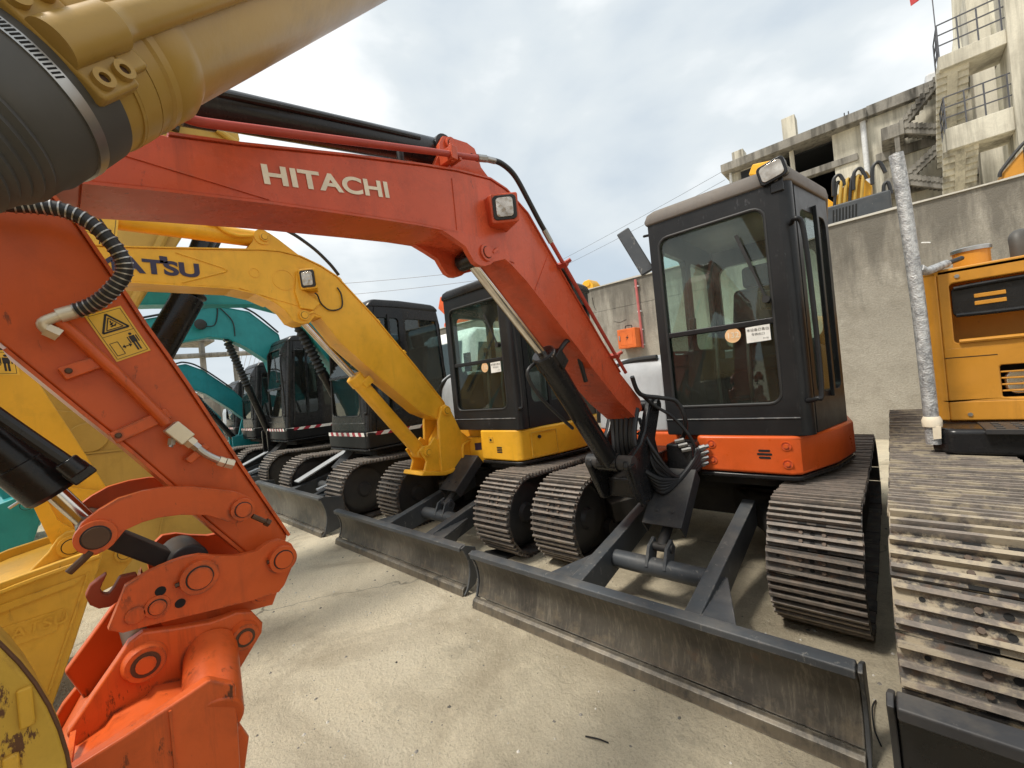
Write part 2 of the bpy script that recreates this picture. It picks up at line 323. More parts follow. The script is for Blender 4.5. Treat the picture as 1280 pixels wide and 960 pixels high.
# ------------------------------------------------------------------ mesh helpers
OFF = Vector((0, 0, 0))
def tag(o, label=None, cat=None, group=None, kind=None):
    if label: o['label'] = label
    if cat: o['category'] = cat
    if group: o['group'] = group
    if kind: o['kind'] = kind
    return o
def thing(name, loc, label, cat, group=None):
    global OFF
    o = bpy.data.objects.new(name, None); COL.objects.link(o); o.empty_display_size = 0.2
    o.location = loc; OFF = Vector(loc)
    return tag(o, label, cat, group)
def rr(x0, y0, x1, y1, r, k=4):
    pts = []
    for cx, cy, a0 in ((x1 - r, y1 - r, 0), (x0 + r, y1 - r, 90), (x0 + r, y0 + r, 180), (x1 - r, y0 + r, 270)):
        for i in range(k + 1):
            a = R(a0 + 90 * i / k); pts.append((cx + r * math.cos(a), cy + r * math.sin(a)))
    return pts
def catmull(P, n=6):
    P = [Vector(p) for p in P]; out = []
    for i in range(len(P) - 1):
        a, b, c, d = P[max(i - 1, 0)], P[i], P[i + 1], P[min(i + 2, len(P) - 1)]
        for k in range(n):
            t = k / n
            out.append(0.5 * ((2 * b) + (c - a) * t + (2 * a - 5 * b + 4 * c - d) * t * t + (3 * b - a - 3 * c + d) * t ** 3))
    out.append(P[-1]); return out
class MB:
    def __init__(s): s.v = []; s.f = []; s.m = []; s.mats = []
    def mi(s, m):
        if m not in s.mats: s.mats.append(m)
        return s.mats.index(m)
    def add(s, vs, fs, m):
        b = len(s.v); i = s.mi(m); s.v += [Vector(p) for p in vs]
        for f in fs: s.f.append([b + k for k in f]); s.m.append(i)
        return s
    def ext(s, poly, d, m, m2=None):
        d = Vector(d); n = len(poly); P = [Vector(p) for p in poly]
        s.add(P + [p + d for p in P], [list(range(n))[::-1]] + [[i, (i + 1) % n, n + (i + 1) % n, n + i] for i in range(n)], m)
        b = len(s.v) - n; s.f.append([b + k for k in range(n)]); s.m.append(s.mi(m2 or m)); return s
    def yz(s, poly, x0, x1, m): return s.ext([(x0, y, z) for y, z in poly], (x1 - x0, 0, 0), m)
    def xy(s, poly, z0, z1, m): return s.ext([(x, y, z0) for x, y in poly], (0, 0, z1 - z0), m)
    def xz(s, poly, y0, y1, m): return s.ext([(x, y0, z) for x, z in poly], (0, y1 - y0, 0), m)
    def box(s, a, b, m):
        x0, y0, z0 = a; x1, y1, z1 = b
        return s.xy([(x0, y0), (x1, y0), (x1, y1), (x0, y1)], z0, z1, m)
    def obox(s, c, ax, ay, az, hx, hy, hz, m):
        c, ax, ay, az = Vector(c), Vector(ax).normalized(), Vector(ay).normalized(), Vector(az).normalized()
        P = [c + ax * hx * i + ay * hy * j - az * hz for i, j in ((-1, -1), (1, -1), (1, 1), (-1, 1))]
        return s.ext(P, az * 2 * hz, m)
    def bar(s, p0, p1, w, h, m, up=(0, 0, 1)):
        p0, p1 = Vector(p0), Vector(p1); d = (p1 - p0); l = d.length; d.normalize()
        a = d.cross(Vector(up)); a = a.normalized() if a.length > 1e-4 else Vector((1, 0, 0)); b = a.cross(d)
        return s.obox((p0 + p1) / 2, a, b, d, w / 2, h / 2, l / 2, m)
    def frame(s, d):
        d = d.normalized(); a = d.orthogonal().normalized(); return a, d.cross(a)
    def cyl(s, p0, p1, r, m, n=20, r1=None, mcap=None):
        p0, p1 = Vector(p0), Vector(p1); a, b = s.frame(p1 - p0); r1 = r if r1 is None else r1
        ring = lambda p, q: [p + (a * math.cos(2 * PI * i / n) + b * math.sin(2 * PI * i / n)) * q for i in range(n)]
        s.add(ring(p0, r) + ring(p1, r1), [[i, (i + 1) % n, n + (i + 1) % n, n + i] for i in range(n)] + [list(range(n))[::-1]], m)
        bb = len(s.v) - n; s.f.append([bb + k for k in range(n)]); s.m.append(s.mi(mcap or m)); return s
    def lathe(s, p0, d, prof, m, n=28):        # prof: (distance along d, radius)
        p0, d = Vector(p0), Vector(d).normalized(); a, b = s.frame(d); V = []
        for h, r in prof: V += [p0 + d * h + (a * math.cos(2 * PI * i / n) + b * math.sin(2 * PI * i / n)) * r for i in range(n)]
        F = [[j * n + i, j * n + (i + 1) % n, (j + 1) * n + (i + 1) % n, (j + 1) * n + i] for j in range(len(prof) - 1) for i in range(n)]
        F += [list(range(n))[::-1], [(len(prof) - 1) * n + i for i in range(n)]]
        return s.add(V, F, m)
    def tube(s, path, r, m, n=10, smooth=6, radii=None):
        P = catmull(path, smooth) if smooth else [Vector(p) for p in path]
        V = []; a = None
        for i, p in enumerate(P):
            d = (P[min(i + 1, len(P) - 1)] - P[max(i - 1, 0)]).normalized()
            if a is None: a = d.orthogonal().normalized()
            a = (a - d * a.dot(d)).normalized(); b = d.cross(a)
            q = radii[i] if radii else r
            V += [p + (a * math.cos(2 * PI * k / n) + b * math.sin(2 * PI * k / n)) * q for k in range(n)]
        F = [[j * n + k, j * n + (k + 1) % n, (j + 1) * n + (k + 1) % n, (j + 1) * n + k] for j in range(len(P) - 1) for k in range(n)]
        F += [list(range(n))[::-1], [(len(P) - 1) * n + k for k in range(n)]]
        return s.add(V, F, m)
    def ring(s, c, d, r0, r1, t, m, n=28):
        c, d = Vector(c), Vector(d).normalized(); a, b = s.frame(d); V = []
        for h, r in ((0, r0), (0, r1), (t, r1), (t, r0)): V += [c + d * h + (a * math.cos(2 * PI * i / n) + b * math.sin(2 * PI * i / n)) * r for i in range(n)]
        return s.add(V, [[j * n + i, j * n + (i + 1) % n, ((j + 1) % 4) * n + (i + 1) % n, ((j + 1) % 4) * n + i] for j in range(4) for i in range(n)], m)
    def panel(s, o, u, v, outer, inner, t, m, ri=0.06, ro=0.012, k=4):   # frame with a rounded opening, thickness t along u x v
        o, u, v = Vector(o), Vector(u).normalized(), Vector(v).normalized(); w = u.cross(v).normalized() * t
        A = rr(*outer, ro, k); B = rr(*inner, ri, k); n = len(A)
        a = [o + u * x + v * y for x, y in A]; b = [o + u * x + v * y for x, y in B]
        V = a + b + [p + w for p in a] + [p + w for p in b]; F = []
        for i in range(n):
            j = (i + 1) % n
            F += [[i, n + i, n + j, j], [2 * n + i, 2 * n + j, 3 * n + j, 3 * n + i], [i, j, 2 * n + j, 2 * n + i], [n + i, 3 * n + i, 3 * n + j, n + j]]
        return s.add(V, F, m)
    def pane(s, o, u, v, inner, t, m, ri=0.05):
        o, u, v = Vector(o), Vector(u).normalized(), Vector(v).normalized()
        return s.ext([o + u * x + v * y for x, y in rr(*inner, ri)], u.cross(v).normalized() * t, m)
    def build(s, name, parent=None, bevel=0.0, angle=35, label=None, seg=2):
        me = bpy.data.meshes.new(name)
        off = OFF if parent is not None else Vector((0, 0, 0))
        me.from_pydata([p - off for p in s.v], [], s.f)
        for mm in s.mats: me.materials.append(M[mm])
        for p, i in zip(me.polygons, s.m): p.material_index = i
        bm = bmesh.new(); bm.from_mesh(me); bmesh.ops.recalc_face_normals(bm, faces=bm.faces); bm.to_mesh(me); bm.free()
        me.shade_smooth(); me.set_sharp_from_angle(angle=R(angle))
        o = bpy.data.objects.new(name, me); COL.objects.link(o)
        if parent is not None: o.parent = parent
        if bevel:
            b = o.modifiers.new('bevel', 'BEVEL'); b.width = bevel; b.segments = seg; b.limit_method = 'ANGLE'; b.angle_limit = R(40); b.harden_normals = True
        if label: o['label'] = label
        if name in ('weld_seam', 'spiral_wrap', 'wall_crack', 'clamp_slots', 'tread_plate'): o['kind'] = 'stuff'
        return o
def top_mesh(mb, name, label, cat, group=None, **k):
    global OFF
    OFF = Vector((0, 0, 0)); o = mb.build(name, **k); return tag(o, label, cat, group)
def structure(mb, name, **k):
    o = mb.build(name, **k); o['kind'] = 'structure'; return o
def text_mesh(txt, size, origin, u, v, m, bold=0.0, depth=0.003, parent=None, name='lettering', sx=1.0, shear=0.0, spacing=1.0, center=False):
    cu = bpy.data.curves.new('txt', 'FONT'); cu.body = txt; cu.size = 1.0; cu.offset = bold; cu.extrude = 0.0; cu.shear = shear; cu.space_character = spacing
    if center: cu.align_x = 'CENTER'; cu.align_y = 'CENTER'
    ob = bpy.data.objects.new('txt', cu); me0 = bpy.data.meshes.new_from_object(ob)
    u, v = Vector(u).normalized(), Vector(v).normalized(); w = u.cross(v); o = Vector(origin)
    bm = bmesh.new(); bm.from_mesh(me0); bpy.data.meshes.remove(me0)
    bpy.data.objects.remove(ob); bpy.data.curves.remove(cu)
    bmesh.ops.dissolve_limit(bm, angle_limit=0.01, verts=bm.verts, edges=bm.edges)
    bm.verts.ensure_lookup_table()
    mb = MB(); vs = [o + u * p.co.x * size * sx + v * p.co.y * size + w * depth for p in bm.verts]
    mb.add(vs, [[q.index for q in f.verts] for f in bm.faces], m)
    bm.free()
    return mb.build(name, parent)

# ------------------------------------------------------------------ machine builders
SHOES = {}
RND = random.Random(5)
def shoe_mesh(w, pitch, m, detail):
    key = (round(w, 3), round(pitch, 4), m, detail)
    if key in SHOES: return SHOES[key]
    mb = MB(); h = pitch * 0.485
    mb.box((-w / 2, -h, -0.008), (w / 2, h, 0.006), m)
    for yy, hh in ((-h * 0.70, 0.033), (0.0, 0.030), (h * 0.70, 0.033)):
        tt = 0.0075
        mb.ext([(-w / 2 + 0.004, yy - tt, 0.006), (w / 2 - 0.004, yy - tt, 0.006), (w / 2 - 0.004, yy + tt, 0.006), (-w / 2 + 0.004, yy + tt, 0.006)], (0, 0, hh - 0.006), m)
    if detail:
        for sx in (-1, 1):
            for yy in (-h * 0.35, h * 0.35):
                mb.cyl((sx * w * 0.12, yy, 0.005), (sx * w * 0.12, yy, 0.017), 0.0095, 'shoebolt', 6)
        for yy in (-h * 0.35, h * 0.35): mb.cyl((0, yy, 0.0055), (0, yy, 0.0075), 0.011, 'hole', 8)
        for sx in (-1, 1): mb.box((sx * w * 0.10 - 0.02, -h - 0.002, 0.002), (sx * w * 0.10 + 0.02, -h + 0.012, 0.0075), 'hole')
        for sx in (-1, 1): mb.cyl((sx * w * 0.36, h * 0.35, 0.0055), (sx * w * 0.36, h * 0.35, 0.0075), 0.008, 'hole', 8)
    me = bpy.data.meshes.new('track_shoe'); me.from_pydata(mb.v, [], mb.f)
    for mm in mb.mats: me.materials.append(M[mm])
    for p, i in zip(me.polygons, mb.m): p.material_index = i
    bm = bmesh.new(); bm.from_mesh(me); bmesh.ops.recalc_face_normals(bm, faces=bm.faces); bm.to_mesh(me); bm.free()
    SHOES[key] = me; return me
def track(T, xc, w, yf, yr, Rr, pitch, m='shoe', detail=True, phase=0.0, sag=0.03):
    fr = MB()
    rc = Rr - 0.055
    def stadium(r, n=14):
        return [(yf - r * math.sin(PI * i / n), Rr + r * math.cos(PI * i / n)) for i in range(n + 1)] + [(yr + r * math.sin(PI * i / n), Rr - r * math.cos(PI * i / n)) for i in range(n + 1)]
    fr.yz(stadium(rc), xc - w * 0.17, xc + w * 0.17, 'under')
    fr.box((xc - w * 0.36, yf + 0.35, Rr - 0.15), (xc + w * 0.36, yr - 0.3, Rr + 0.12), 'under')
    fr.ext([(xc - w * 0.36, yf + 0.35, Rr + 0.12), (xc + w * 0.36, yf + 0.35, Rr + 0.12), (xc + w * 0.36, yr - 0.3, Rr + 0.12), (xc - w * 0.36, yr - 0.3, Rr + 0.12)], (0, 0, 0.03), 'under')
    tr = fr.build('crawler_track', T, 0.01)
    rollers = MB()
    k = 5
    for i in range(k):
        y = yf + 0.35 + (yr - yf - 0.7) * i / (k - 1)
        rollers.cyl((xc - w * 0.3, y, 0.15), (xc + w * 0.3, y, 0.15), 0.075, 'charcoal', 14)
    rollers.build('track_roller', tr)
    idl = MB(); idl.lathe((xc - w * 0.24, yf, Rr), (1, 0, 0), [(0, 0.05), (0.0, rc - 0.05), (0.02, rc - 0.02), (w * 0.48 - 0.02, rc - 0.02), (w * 0.48, rc - 0.05), (w * 0.48 + 0.0, 0.09), (w * 0.48 + 0.03, 0.07), (w * 0.48 + 0.03, 0.01)], 'charcoal', 24)
    idl.build('idler_wheel', tr)
    sp = MB(); sp.lathe((xc - w * 0.2, yr, Rr), (1, 0, 0), [(0, 0.02), (0, rc - 0.03), (w * 0.4, rc - 0.03), (w * 0.4, 0.14), (w * 0.46, 0.12), (w * 0.46, 0.02)], 'charcoal', 20)
    sp.build('drive_sprocket', tr)
    Ls = yr - yf; Rp = Rr - 0.022; per = 2 * Ls + 2 * PI * Rp; n = int(round(per / pitch)); pt = per / n
    me = shoe_mesh(w, pt, m, detail)
    for i in range(n):
        s = ((i + phase) * pt) % per
        if s < Ls:
            y, th = yf + s, 0.0; z = Rr + Rp - sag * math.sin(PI * s / Ls)
            th = -sag * PI / Ls * math.cos(PI * s / Ls)
        elif s < Ls + PI * Rp:
            a = (s - Ls) / Rp; y, z, th = yr + Rp * math.sin(a), Rr + Rp * math.cos(a), -a
        elif s < 2 * Ls + PI * Rp:
            y, z, th = yr - (s - Ls - PI * Rp), Rr - Rp, PI
        else:
            a = (s - 2 * Ls - PI * Rp) / Rp; y, z, th = yf - Rp * math.sin(a), Rr - Rp * math.cos(a), PI - a
        o = bpy.data.objects.new('track_shoe', me); COL.objects.link(o); o.parent = tr
        o.location = Vector((xc + RND.uniform(-0.003, 0.003), y, z + RND.uniform(-0.002, 0.002))) - OFF; o.rotation_euler = (th + RND.uniform(-0.025, 0.025), RND.uniform(-0.008, 0.008), RND.uniform(-0.006, 0.006))
    return tr
def undercarriage(T, xc, W, w, yf, yr, Rr, pitch, **k):
    ph = random.random()
    track(T, xc - W / 2 + w / 2, w, yf, yr, Rr, pitch, phase=ph, **k); track(T, xc + W / 2 - w / 2, w, yf, yr, Rr, pitch, phase=ph + .4, **k)
    c = MB(); ym = (yf + yr) / 2
    c.box((xc - W / 2 + w * 0.7, ym - 0.35, 0.28), (xc + W / 2 - w * 0.7, ym + 0.35, 0.50), 'under')
    for sx in (-1, 1):
        for sy in (-1, 1): c.bar((xc + sx * 0.25, ym + sy * 0.25, 0.42), (xc + sx * (W / 2 - w * 0.8), ym + sy * 0.75, 0.32), 0.22, 0.16, 'under')
    c.build('track_frame', T, 0.012)
    s = MB(); s.lathe((xc, ym, 0.49), (0, 0, 1), [(0, 0.1), (0, 0.42), (0.06, 0.44), (0.13, 0.42), (0.20, 0.42), (0.2, 0.1)], 'under', 32); s.build('slew_ring', T)
def dozer(T, x0, x1, yb, zb, zt, xl, xr, yback=3.15, zback=0.5, m='gunmetal', face='blade', cover=None, thick=0.05, endw=0.10):
    H = zt - zb
    prof = []
    for i in range(9):
        t = i / 8; prof.append((yb + 0.012 + 0.065 * math.sin(PI * (0.12 + 0.80 * t)) - 0.02 * t, zb + 0.055 + (H - 0.055) * t))
    back = [(y + thick, z) for y, z in prof[::-1]]
    mb = MB(); mb.yz(prof + back, x0, x1, face)
    mb.yz([(prof[-1][0] - 0.012, zt - 0.028), (prof[-1][0] - 0.012, zt + 0.004), (prof[-1][0] + 0.012, zt + 0.012), (prof[-1][0] + 0.050, zt + 0.012), (prof[-1][0] + 0.053, zt - 0.02)], x0 + 0.003, x1 - 0.003, m)
    b = mb.build('dozer_blade', T, 0.006)
    ce = MB(); ce.yz([(yb - 0.020, zb), (yb - 0.010, zb + 0.048), (yb + 0.004, zb + 0.060), (yb + 0.03, zb + 0.060), (yb + 0.02, zb + 0.0)], x0 - 0.002, x1 + 0.002, face); ce.build('cutting_edge', b, 0.004)
    for xa, xb in ((x0 - 0.016, x0 - 0.001), (x1 + 0.001, x1 + 0.016)):
        e = MB(); e.yz([(yb - 0.012, zb + 0.01)] + [(y - 0.008, z) for y, z in prof] + [(prof[-1][0] + 0.03, zt + 0.012), (yb + endw + 0.03, zt - 0.03), (yb + endw + 0.06, zb + H * 0.45), (yb + endw, zb + 0.05)], xa, xb, m); e.build('end_plate', b, 0.004)
    y1 = yb + 0.10; za = zb + H * 0.72
    for sx, xa in ((-1, xl), (1, xr)):
        a = MB()
        a.ext([(xa - 0.04, y1, za - 0.20), (xa - 0.04, y1, za), (xa - 0.04, yback, zback), (xa - 0.04, yback, zback - 0.17)], (0.08, 0, 0), m)
        # gusset plate that flares towards the blade
        a.ext([(xa + sx * 0.03, y1 + 0.50, za + 0.04), (xa + sx * 0.055, y1 + 0.50, za + 0.04), (xa + sx * 0.23, y1, za + 0.012), (xa + sx * 0.04, y1, za + 0.012)], (0, 0, -0.02), m)
        a.ext([(xa + sx * 0.045, y1 + 0.48, za + 0.02), (xa + sx * 0.215, y1, za - 0.008), (xa + sx * 0.215, y1, zb + 0.05), (xa + sx * 0.045, y1 + 0.30, zb + 0.08)], (sx * 0.014, 0, 0), m)
        a.build('dozer_arm', T, 0.006)
    t = MB(); t.cyl((xl + 0.035, y1 + 0.50, za + 0.005), (xr - 0.035, y1 + 0.50, za + 0.005), 0.055, m, 24)
    ct = t.build('cross_tube', T)
    xm = (xl + xr) / 2
    lug = MB()
    for dx in (-0.065, 0.045):
        lug.yz([(y1 + 0.44, za + 0.02), (y1 + 0.50, za + 0.13), (y1 + 0.58, za + 0.16), (y1 + 0.62, za + 0.10), (y1 + 0.56, za + 0.0)], xm + dx, xm + dx + 0.02, m)
    lug.cyl((xm - 0.075, y1 + 0.555, za + 0.11), (xm + 0.075, y1 + 0.555, za + 0.11), 0.026, 'charcoal', 14)
    lug.build('cylinder_lug', ct, 0.004)
    cy = MB(); cy.cyl((xm, y1 + 0.555, za + 0.11), (xm, y1 + 0.95, za + 0.36), 0.032, 'charcoal', 16)
    c2 = cy.build('dozer_cylinder', T)
    cv = MB(); c0, c1 = Vector((xm, y1 + 0.62, za + 0.19)), Vector((xm, y1 + 0.96, za + 0.47))
    d = (c1 - c0).normalized(); nrm = Vector((0, -d.z, d.y))
    for dx, hw, th, of in ((0, 0.125, 0.006, 0.055), (-0.12, 0.006, 0.05, 0.01), (0.12, 0.006, 0.05, 0.01)):
        cv.obox((c0 + c1) / 2 + nrm * of + Vector((dx, 0, 0)), (1, 0, 0), nrm, d, hw, th, (c1 - c0).length / 2, 'charcoal')
    for sx in (-0.05, 0.05): cv.cyl(c0 + d * 0.1 + nrm * 0.055 + Vector((sx, 0, 0)), c0 + d * 0.1 + nrm * 0.068 + Vector((sx, 0, 0)), 0.011, 'charcoal', 6)
    cv.build('cylinder_cover', c2, 0.004)
def pin_boss(mb, c, r, m, x0, x1, mp=None, n=24):
    """flanged pin end: collar, groove and pin face along +X"""
    y, z = c
    mb.cyl((x0, y, z), (x1, y, z), r, m, n)
    mb.cyl((x1 - 0.001, y, z), (x1 + 0.0015, y, z), r * 0.72, 'ink', n)
    mb.cyl((x1, y, z), (x1 + 0.006, y, z), r * 0.64, mp or m, n)
def side_profile_box(mb, poly, x0, x1, m): mb.yz(poly, x0, x1, m)
def ram(T, p0, p1, pmid, rb, rr_, mb_, name, cap=True, collar='charcoal'):
    """barrel from p0 to pmid, rod from pmid to p1"""
    p0, p1, pm = Vector(p0), Vector(p1), Vector(pmid); d = (pm - p0).normalized()
    b = MB(); L_ = (pm - p0).length
    b.lathe(p0, d, [(0, rb * 0.6), (0.0, rb * 0.9), (0.02, rb), (L_ - 0.09, rb), (L_ - 0.088, rb * 1.12), (L_ - 0.008, rb * 1.12), (L_, rb * 0.98), (L_, rr_)], mb_, 28)
    o = b.build(name, T)
    r = MB(); r.cyl(pm - d * 0.02, p1, rr_, 'chrome', 20); r.build('piston_rod', o)
    e = MB(); e.cyl(p0 - Vector((rb * 1.1, 0, 0)), p0 + Vector((rb * 1.1, 0, 0)), rb * 0.95, mb_, 20); e.build('barrel_eye', o)
    e = MB(); e.cyl(p1 - Vector((rb * 0.9, 0, 0)), p1 + Vector((rb * 0.9, 0, 0)), rr_ * 1.55, mb_, 20); e.build('rod_eye', o)
    return o
def warning_decal(parent, P, u, v, w, h, name='warning_decal', lower_only=False):
    """yellow warning sticker: crush triangle above, keep-clear man below. P lower left, u right, v up (unit vectors)."""
    P, u, v = Vector(P), Vector(u).normalized(), Vector(v).normalized(); n = u.cross(v).normalized()
    mb = MB(); q = lambda x, y, k: P + u * x * w + v * y * h + n * k
    def poly(pts, m, k): mb.add([q(x, y, k) for x, y in pts], [list(range(len(pts)))], m)
    mb.ext([q(0, 0, 0), q(1, 0, 0), q(1, 1, 0), q(0, 1, 0)], n * 0.0015, 'decal')
    def line(a, b, t=0.012):
        a, b = Vector((*a, 0)), Vector((*b, 0)); ar = h / w
        d = Vector(((b - a).x, (b - a).y * ar, 0)); d.normalize(); e = Vector((-d.y, d.x / ar, 0)) * t
        poly([(a + e)[:2], (b + e)[:2], (b - e)[:2], (a - e)[:2]], 'ink', 0.0022)
    for a, b in (((.06, .04), (.94, .04)), ((.94, .04), (.94, .96)), ((.94, .96), (.06, .96)), ((.06, .96), (.06, .04)), ((.06, .51), (.94, .51))): line(a, b, 0.007)
    T0 = [(.14, .58), (.86, .58), (.5, .92)]
    for i in range(3): line(T0[i], T0[(i + 1) % 3], 0.030)
    T1 = [(.27, .615), (.73, .615), (.5, .84)]
    for i in range(3): line(T1[i], T1[(i + 1) % 3], 0.014)
    for a, b in (((.42, .66), (.56, .68)), ((.44, .70), (.55, .73)), ((.48, .67), (.50, .78)), ((.53, .66), (.60, .70))): line(a, b, 0.018)
    for a, b in (((.12, .10), (.34, .10)), ((.34, .10), (.34, .36)), ((.34, .36), (.12, .36)), ((.12, .36), (.12, .10))): line(a, b, 0.010)
    line((.42, .23), (.60, .23), 0.014)
    poly([(.37, .23), (.45, .27), (.45, .19)], 'ink', 0.0022); poly([(.65, .23), (.57, .19), (.57, .27)], 'ink', 0.0022)
    poly([(.76 + .045 * math.cos(a * PI / 5), .435 + .028 * math.sin(a * PI / 5)) for a in range(10)], 'ink', 0.0022)
    poly([(.68, .26), (.84, .26), (.84, .395), (.68, .395)], 'ink', 0.0022)
    for x in (.64, .88): line((x, .25), (x, .39), 0.016)
    for x in (.72, .80): line((x, .09), (x, .27), 0.026)
    return mb.build(name, parent)

def cab_builder(T, x0, xa, xb, yf, ym, yr, zb, zt, paint_m, roof_m, gl='glass', stripe=False, number=True, curved=0.0, zsplit=None, lamp=True, side_lo=0.62):
    """x0 left, xa right end of the front, xb rightmost side at depth ym, rear yr."""
    cab = MB(); W = xa - x0; H = zt - zb; zs = zsplit or zb + H * 0.455
    Z = Vector((0, 0, 1))
    corner = xa + 0.035
    # front: frame round the windscreen opening
    op = (0.065, 0.20, W - 0.085, H - 0.135)
    cab.panel((x0, yf, zb), (1, 0, 0), Z, (0, 0, W, H), op, -0.06, paint_m, 0.07)
    # heavy right corner post, rounded in plan
    arc = [(xa - 0.012 + 0.075 * math.sin(a), yf + 0.075 - 0.075 * math.cos(a)) for a in [PI / 2 * i / 6 for i in range(7)]]
    cab.xy(arc + [(xa + 0.05, yf + 0.15), (xa - 0.005, yf + 0.08)], zb, zt, paint_m)
    # sides as chords of the rounded plan
    xc0, yc0 = arc[-1]
    A, B, C = Vector((xc0, yc0 + 0.05, zb)), Vector((xb, ym, zb)), Vector((xb - 0.06, yr, zb))
    panes = []
    for nm, P, Q, zlo in (('door_window', A, B, 0.24), ('side_window', B, C, side_lo)):
        u = (Q - P); Lx = u.length; u.normalize()
        inn = (0.055, zlo, Lx - 0.05, H - 0.16)
        cab.panel(P, u, Z, (0, 0, Lx, H), inn, -0.05, paint_m, 0.06)
        panes.append((nm, P, u, inn))
    # rear and left walls
    D = Vector((x0, yr, zb)); Cc = Vector((xb - 0.06, yr, zb)); u = (D - Cc); Lx = u.length
    inn = (0.08, 0.62, Lx - 0.10, H - 0.18); cab.panel(Cc, u, Z, (0, 0, Lx, H), inn, -0.05, paint_m, 0.08); panes.append(('rear_window', Cc, u.normalized(), inn))
    E_ = Vector((x0, yf + 0.06, zb)); u = (E_ - D); Lx = u.length
    inn = (0.10, 0.62, Lx * 0.52, H - 0.20); inn2 = (Lx * 0.52 + 0.08, 0.58, Lx - 0.06, H - 0.20)
    mid = Lx * 0.52 + 0.04
    cab.panel(D, u, Z, (0, 0, mid, H), inn, -0.05, paint_m, 0.07); cab.panel(D + u.normalized() * mid, u, Z, (0, 0, Lx - mid, H), (inn2[0] - mid, inn2[1], inn2[2] - mid, inn2[3]), -0.05, paint_m, 0.07)
    panes.append(('left_window', D, u.normalized(), inn)); panes.append(('left_window', D, u.normalized(), inn2))
    # lower belt line and floor
    cab.box((x0 - 0.004, yf - 0.006, zb + 0.105), (xa, yf + 0.01, zb + 0.115), 'gunmetal')
    cab.xy([(x0 + 0.03, yf + 0.07), (xa, yf + 0.07), (xb - 0.06, ym), (xb - 0.10, yr - 0.06), (x0 + 0.03, yr - 0.06)], zb + 0.02, zb + 0.07, 'inter')
    c = cab.build('cab', T, 0.012)
    # roof cap
    plan = [(x0 - 0.01, yf - 0.012), (xa, yf - 0.012)] + [(x + 0.006, y - 0.006) for x, y in arc[2:]] + [(xb + 0.012, ym), (xb - 0.05, yr + 0.02), (x0 - 0.012, yr + 0.02)]
    cx = sum(p[0] for p in plan) / len(plan); cyy = sum(p[1] for p in plan) / len(plan)
    V = []; n = len(plan)
    lv = [(0, 1.0), (0.03, 1.012), (0.075, 0.985), (0.098, 0.93), (0.108, 0.8)]
    for dz, sc in lv: V += [(cx + (x - cx) * sc, cyy + (y - cyy) * sc, zt - 0.02 + dz) for x, y in plan]
    F = [[j * n + i, j * n + (i + 1) % n, (j + 1) * n + (i + 1) % n, (j + 1) * n + i] for j in range(len(lv) - 1) for i in range(n)] + [list(range(n))[::-1], [(len(lv) - 1) * n + i for i in range(n)]]
    rf = MB(); rf.add(V, F, roof_m); rf.build('roof', c, 0.012, 50)
    # glass
    g = MB(); g.pane((x0, yf + 0.02, zb), (1, 0, 0), Z, (op[0] - 0.012, zs - zb + 0.012, op[2] + 0.012, op[3] + 0.012), -0.005, 'gclear' if gl == 'glass' else gl); g.build('upper_windscreen', c)
    g = MB(); g.pane((x0, yf + 0.028, zb), (1, 0, 0), Z, (op[0] - 0.012, op[1] - 0.012, op[2] + 0.012, zs - zb - 0.012), -0.005, 'gshade' if gl == 'glass' else gl); g.build('lower_windscreen', c)  # lower pane tinted darker to stand for the shaded cab interior
    bar = MB(); bar.box((x0 + op[0] - 0.01, yf + 0.006, zs - 0.02), (x0 + op[2] + 0.01, yf + 0.045, zs + 0.016), paint_m); bar.build('windscreen_rail', c, 0.006)
    seal = MB()
    lp = [Vector((x0 + x, yf + 0.006, zb + z)) for x, z in rr(op[0], op[1], op[2], op[3], 0.07)]; lp.append(lp[0])
    seal.tube(lp, 0.011, 'rubber', 8, 0); seal.build('window_seal', c)
    for nm, P, u, inn in panes:
        w = u.cross(Z); g = MB(); g.pane(P - w * 0.025, u, Z, (inn[0] - 0.012, inn[1] - 0.012, inn[2] + 0.012, inn[3] + 0.012), -0.005, gl); g.build(nm, c)
    # door post, sliding bar and handrail
    u = (B - A).normalized(); w = u.cross(Z)
    hr = MB(); h0 = Vector((xa + 0.03, yf - 0.0, 0))
    hr.tube([(xa + 0.045, yf + 0.02, zb + H * 0.82), (xa + 0.075, yf - 0.035, zb + H * 0.825), (xa + 0.105, yf - 0.02, zb + H * 0.78), (xa + 0.115, yf - 0.01, zb + H * 0.5), (xa + 0.115, yf - 0.01, zb + H * 0.18), (xa + 0.09, yf - 0.03, zb + H * 0.145), (xa + 0.04, yf + 0.015, zb + H * 0.135)], 0.014, paint_m, 12)
    hr.build('handrail', c)
    dp = MB(); Lx = (B - A).length
    dp.obox(A + u * Lx * 0.52 + w * 0.012 + Z * (H * 0.53), u, w, Z, 0.018, 0.012, H * 0.40, paint_m)
    dp.build('door_bar', c, 0.004)
    # wiper
    wp = MB(); p0 = Vector((x0 + W * 0.86, yf - 0.012, zs + 0.13)); p1 = Vector((x0 + W * 0.70, yf - 0.018, zt - 0.27))
    wp.bar(p0, p1, 0.012, 0.010, 'rubber', (0, 1, 0)); wp.bar(p0 * 0.55 + p1 * 0.45 + Vector((0, 0.004, 0)), p1, 0.02, 0.012, 'rubber', (0, 1, 0))
    wp.cyl(p0 + Vector((0, -0.02, 0)), p0 + Vector((0, 0.02, 0)), 0.022, 'rubber', 14); wp.build('wiper', c)
